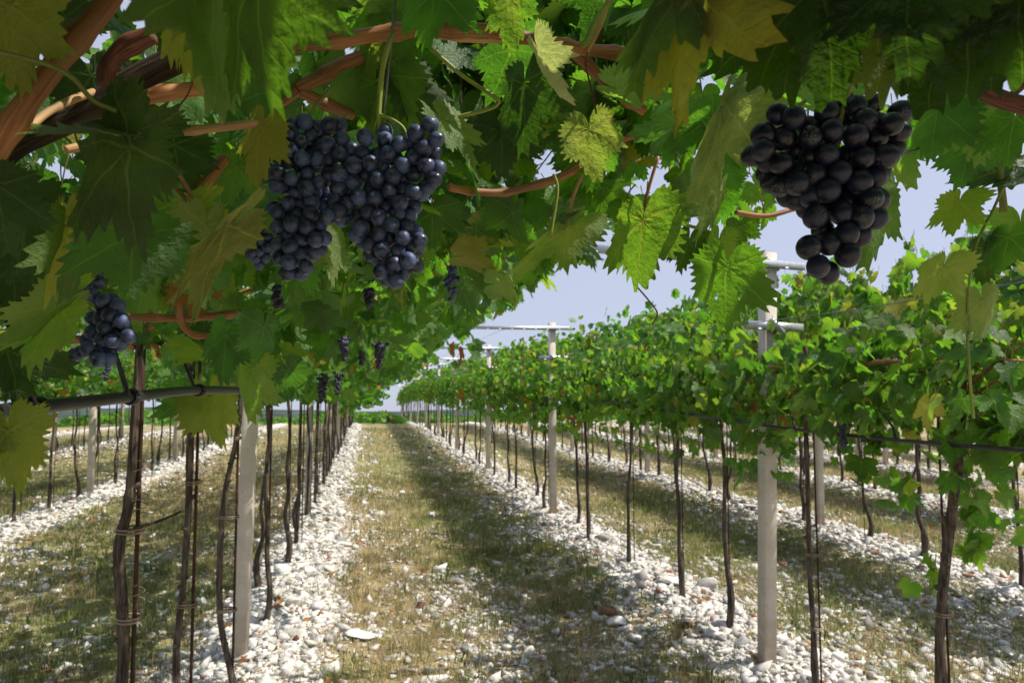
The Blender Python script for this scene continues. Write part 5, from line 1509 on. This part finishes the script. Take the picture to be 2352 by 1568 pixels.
for a_ in ((640, 682, 40, 1.6, "dark grape bunch half hidden under the big left cluster"), (848, 684, 34, 1.9, "small dark grape bunch below the big right cluster"),
           (792, 800, 50, 2.5, "far grape bunch on the left side, upper of the row of bunches"), (872, 815, 56, 2.8, "far narrow grape bunch nearest the lane on the left side"),
           (745, 885, 56, 3.6, "far grape bunch low on the left row, left one of two"), (775, 880, 50, 3.9, "far grape bunch low on the left row, right one of two"),
           (830, 822, 28, 3.0, "tiny far grape bunch on the left row between two larger bunches"), (738, 905, 40, 4.2, "lowest far grape bunch on the left row"),
           (1936, 1000, 50, 3.3, "dark grape bunch hanging below the pipe in the right row"), (2130, 920, 20, 4.5, "tiny grape bunch in the leaves of the right row"),
           (245, 850, 40, 4.5, "distant grape bunch under the left canopy between two posts")):
    far_cluster(*a_)

# ------------------------------------------------------------------ the roof of leaves over the eye
DA = np.array(DISCS)
EDGE = np.array([(-400, 760), (0, 760), (200, 690), (420, 720), (560, 780), (700, 760), (800, 700), (1000, 690), (1150, 620), (1300, 560), (1450, 540), (1600, 560), (1740, 600), (1800, 540), (1900, 440), (2010, 400), (2090, 330), (2200, 300), (2360, 300), (2700, 300)])

EDGE2 = np.array([(-400, 790), (0, 790), (200, 760), (400, 850), (560, 930), (700, 910), (800, 860), (900, 850), (1000, 815), (1150, 735), (1300, 660), (1450, 585), (1600, 570), (1740, 610), (1800, 540), (1900, 440), (2010, 400), (2090, 330), (2200, 300), (2360, 300), (2700, 300)])

SD = np.array(sdir)
# gaps in the leaves through which the sun reaches the fruit and some leaves: centre, radius, share of leaves missing
GAPS = [(P(910, 460, 0.79), 0.075, 0.85), (P(960, 330, 0.79), 0.05, 0.8), (P(690, 330, 0.80), 0.045, 0.6), (P(1353, 340, 1.05), 0.075, 1.0), (P(1476, 590, 1.02), 0.09, 0.8),
        (P(1262, 175, 0.88), 0.07, 1.0), (P(1660, 670, 0.95), 0.06, 0.5), (P(1250, 560, 1.12), 0.07, 0.7), (P(900, 60, 0.95), 0.09, 0.8), (P(1080, 320, 0.84), 0.05, 0.8), (P(760, 600, 1.0), 0.06, 0.8), (P(800, 90, 0.9), 0.05, 0.7), (P(110, 745, 0.75), 0.035, 0.6)]


def sunlit_gap(p, rng):
    out = np.zeros(len(p), bool)
    for c0, r, share in GAPS:
        v = p - c0
        t = v @ SD
        out |= (t > 0.05) & (np.linalg.norm(v - t[:, None] * SD, axis=1) < r) & (rng.random(len(p)) < share)
    return out


def roof(vine, y, n, seed, xr=1.72, upper=0, lod=1):
    rng = np.random.default_rng(seed)
    pos = pergola_leaves(n, rng, -1.72, xr, -0.62, 0.62)
    if upper: pos = np.vstack([pos, np.stack([rng.uniform(-1.5, xr + 0.2, upper), rng.uniform(-0.6, 0.6, upper), rng.uniform(2.25, 2.7 if y < 1 else 2.5, upper)], -1)]); n += upper  # extra high leaves out of view, added to block sun from those below
    pos = pos + np.array([ROWS["L1"], y, 0])
    tip, nr = hang(n, rng, 10, 88)
    size = rng.uniform(0.06, 0.118, n)
    ctr = pos + tip * size[:, None] * 0.45
    px, py, d = proj(ctr)
    rp = size / np.maximum(d, 0.05) * F * 0.55
    seen = (d > 0.02) & (px > -rp - 60) & (px < 2352 + rp + 60) & (py > -rp - 60) & (py < 1568 + rp)
    bad = seen & (d < 0.62)
    lim = np.where(d < 1.4, np.interp(px, EDGE[:, 0], EDGE[:, 1]), np.interp(px, EDGE2[:, 0], EDGE2[:, 1]))
    bad |= seen & (d < 5.5) & (py + rp > lim)
    for x_, y_, r_, dd in DA:
        bad |= seen & (d < dd + 0.02) & (np.hypot(px - x_, py - y_) < r_ + rp * 0.75)
    bad |= np.linalg.norm(pos - CO, axis=1) < 0.32
    bad |= sunlit_gap(ctr, rng)
    k = ~bad
    g = Geo()
    add_leaves(g, lod, pos[k], tip[k], nr[k], size[k], leaf_colours(int(k.sum()), rng, 0.03, 0.004, 0.45), rng)
    add_stalks(g, pos[k], tip[k], size[k], rng)
    part("foliage", g, LEAF, vine)
    if seed > 203: link("canes", CANES["pergola"][seed % 3], vine)
    return int(k.sum())


for vine, y, n, seed, xr, up in ((V_C, -0.5, 500, 201, 2.2, 600), (V_B, 0.40, 720, 202, 2.3, 1000), (V_A, 1.45, 430, 203, 1.5, 0), (V_LEFT, 2.36, 560, 204, 1.5, 0), (V_LEFT2, 3.2, 600, 205, 1.46, 0), (V_L3, 4.1, 560, 206, 1.44, 0)):
    roof(vine, y, n, seed, xr, up)
def fill_roof(n, seed):
    """the thick layers of leaves above the wires"""
    rng = np.random.default_rng(seed)
    px, py, d = rng.uniform(-150, 2400, n), rng.uniform(-160, 640, n), rng.uniform(1.3, 3.4, n)
    m = rng.random(n) < 0.22
    px[m], py[m], d[m] = rng.uniform(850, 1560, int(m.sum())), rng.uniform(-60, 300, int(m.sum())), rng.uniform(1.25, 2.2, int(m.sum()))
    pos = np.array([P(a, b, c3) for a, b, c3 in zip(px, py, d)])
    size = rng.uniform(0.042, 0.092, n)
    tip, nr = hang(n, rng, 10, 88)
    ctr = pos + tip * size[:, None] * 0.45
    px, py, d = proj(ctr)
    rp = size / d * F * 0.55
    lim = np.interp(px, EDGE[:, 0], EDGE[:, 1])
    k = (pos[:, 2] > 1.95) & (pos[:, 2] < np.where(d < 2.0, 2.75, 2.42)) & (pos[:, 0] > -2.3) & (pos[:, 0] < 1.15) & (py + rp < lim) & ~sunlit_gap(ctr, rng)
    for x_, y_, r_, dd in DA: k &= ~((d < dd + 0.02) & (np.hypot(px - x_, py - y_) < r_ + rp * 0.75))
    pos, tip, nr, size = pos[k], tip[k], nr[k], size[k]
    colr = leaf_colours(len(pos), rng, 0.03, 0.004, 0.45)
    for vine, y0, y1 in ((V_B, -9, 0.95), (V_A, 0.95, 1.9), (V_LEFT, 1.9, 2.75), (V_LEFT2, 2.75, 9)):
        m = (pos[:, 1] >= y0) & (pos[:, 1] < y1)
        if not m.any(): continue
        g = Geo()
        add_leaves(g, 1, pos[m], tip[m], nr[m], size[m], colr[m], rng)
        add_stalks(g, pos[m], tip[m], size[m], rng)
        part("foliage", g, LEAF, vine)


fill_roof(3000, 401)
rr_ = np.random.default_rng(300)
for vine, y in ((V_RIGHT, 2.42), (V_RIGHT2, 3.42)):
    f = link("foliage", foliage_mesh("hedge", 760, 1, rr_, True, 0.5), vine)
    link("canes", CANES["hedge"][0], vine)
# water shoots with leaves on the lower trunks
def trunk_shoot(vine, pxs, d, n, seed, sz=0.055):
    rng = np.random.default_rng(seed)
    g = Geo()
    pts = [P(x, y, d) for x, y in pxs]
    add_tube(g, pts, 0.0022, 5, 4, col=(0.2, 0.22, 0.06, 0))
    q = smooth_line(pts, 8)
    pos = q[rng.integers(0, len(q), n)] + rng.normal(0, 0.025, (n, 3))
    tip, nr = hang(n, rng, 20, 85)
    add_leaves(g, 1, pos, tip, nr, rng.uniform(0.7, 1.3, n) * sz, np.hstack([np.array([0.07, 0.16, 0.02]) * rng.uniform(0.7, 1.3, (n, 1)), np.zeros((n, 1))]), rng)
    part("side_shoot", g, LEAF, vine, "leafy green side shoot")
trunk_shoot(V_RIGHT, [(2210, 1060), (2230, 1140), (2250, 1210), (2230, 1290)], 3.0, 22, 1, 0.075)
trunk_shoot(V_RIGHT, [(2150, 1270), (2145, 1340), (2135, 1370)], 3.0, 5, 2, 0.06)

# ------------------------------------------------------------------ beyond the crest
rt = np.random.default_rng(71)
g = Geo()
n = 9000
x = rt.uniform(-34, 44, n); y = rt.uniform(36, 46, n)
hgt = 1.5 + 2.0 * fbm(x * 0.22, y * 0.05, 91)
z = ground_z(x, y) + rt.random(n) ** 0.7 * hgt
z = np.minimum(z, -0.25 + 1.1 * (fbm(x * 0.45, 0 * x, 93) - 0.3))
tip, nr = hang(n, rt, 0, 80)
add_leaves(g, 3, np.stack([x, y, z], -1), tip, nr, rt.uniform(0.15, 0.35, n), leaf_colours(n, rt, 0.02, 0, 0.6), rt)
tag(link("undergrowth", g.build("undergrowth", LEAF_FAR)), "bright green bushes and scrub beyond the end of the lane", "scrub", kind="stuff")

# fallen leaves on the ground
rf = np.random.default_rng(88)
n = 700
y = rf.uniform(3.0, 16, n); x = np.where(rf.random(n) < 0.7, rf.choice(RX, n) + rf.normal(0.1, 0.35, n), rf.uniform(-3.6, 7.0, n))
g = Geo()
a = rf.uniform(0, 6.28, n)
tip = np.stack([np.cos(a), np.sin(a), rf.normal(0, 0.3, n)], -1)
nr = np.stack([rf.normal(0, 0.4, n), rf.normal(0, 0.4, n), np.ones(n)], -1)
add_leaves(g, 2, np.stack([x, y, ground_z(x, y) + 0.035], -1), tip, nr, rf.uniform(0.025, 0.055, n), np.hstack([np.array([0.36, 0.13, 0.05]) * rf.uniform(0.5, 1.2, (n, 1)), np.full((n, 1), 0.2)]), rf, rf.normal(0, 1.6, n))
tag(link("leaf_litter", g.build("leaf_litter", LEAF_FAR)), "rusty fallen leaves scattered over the stones and grass", "fallen leaves", kind="stuff")
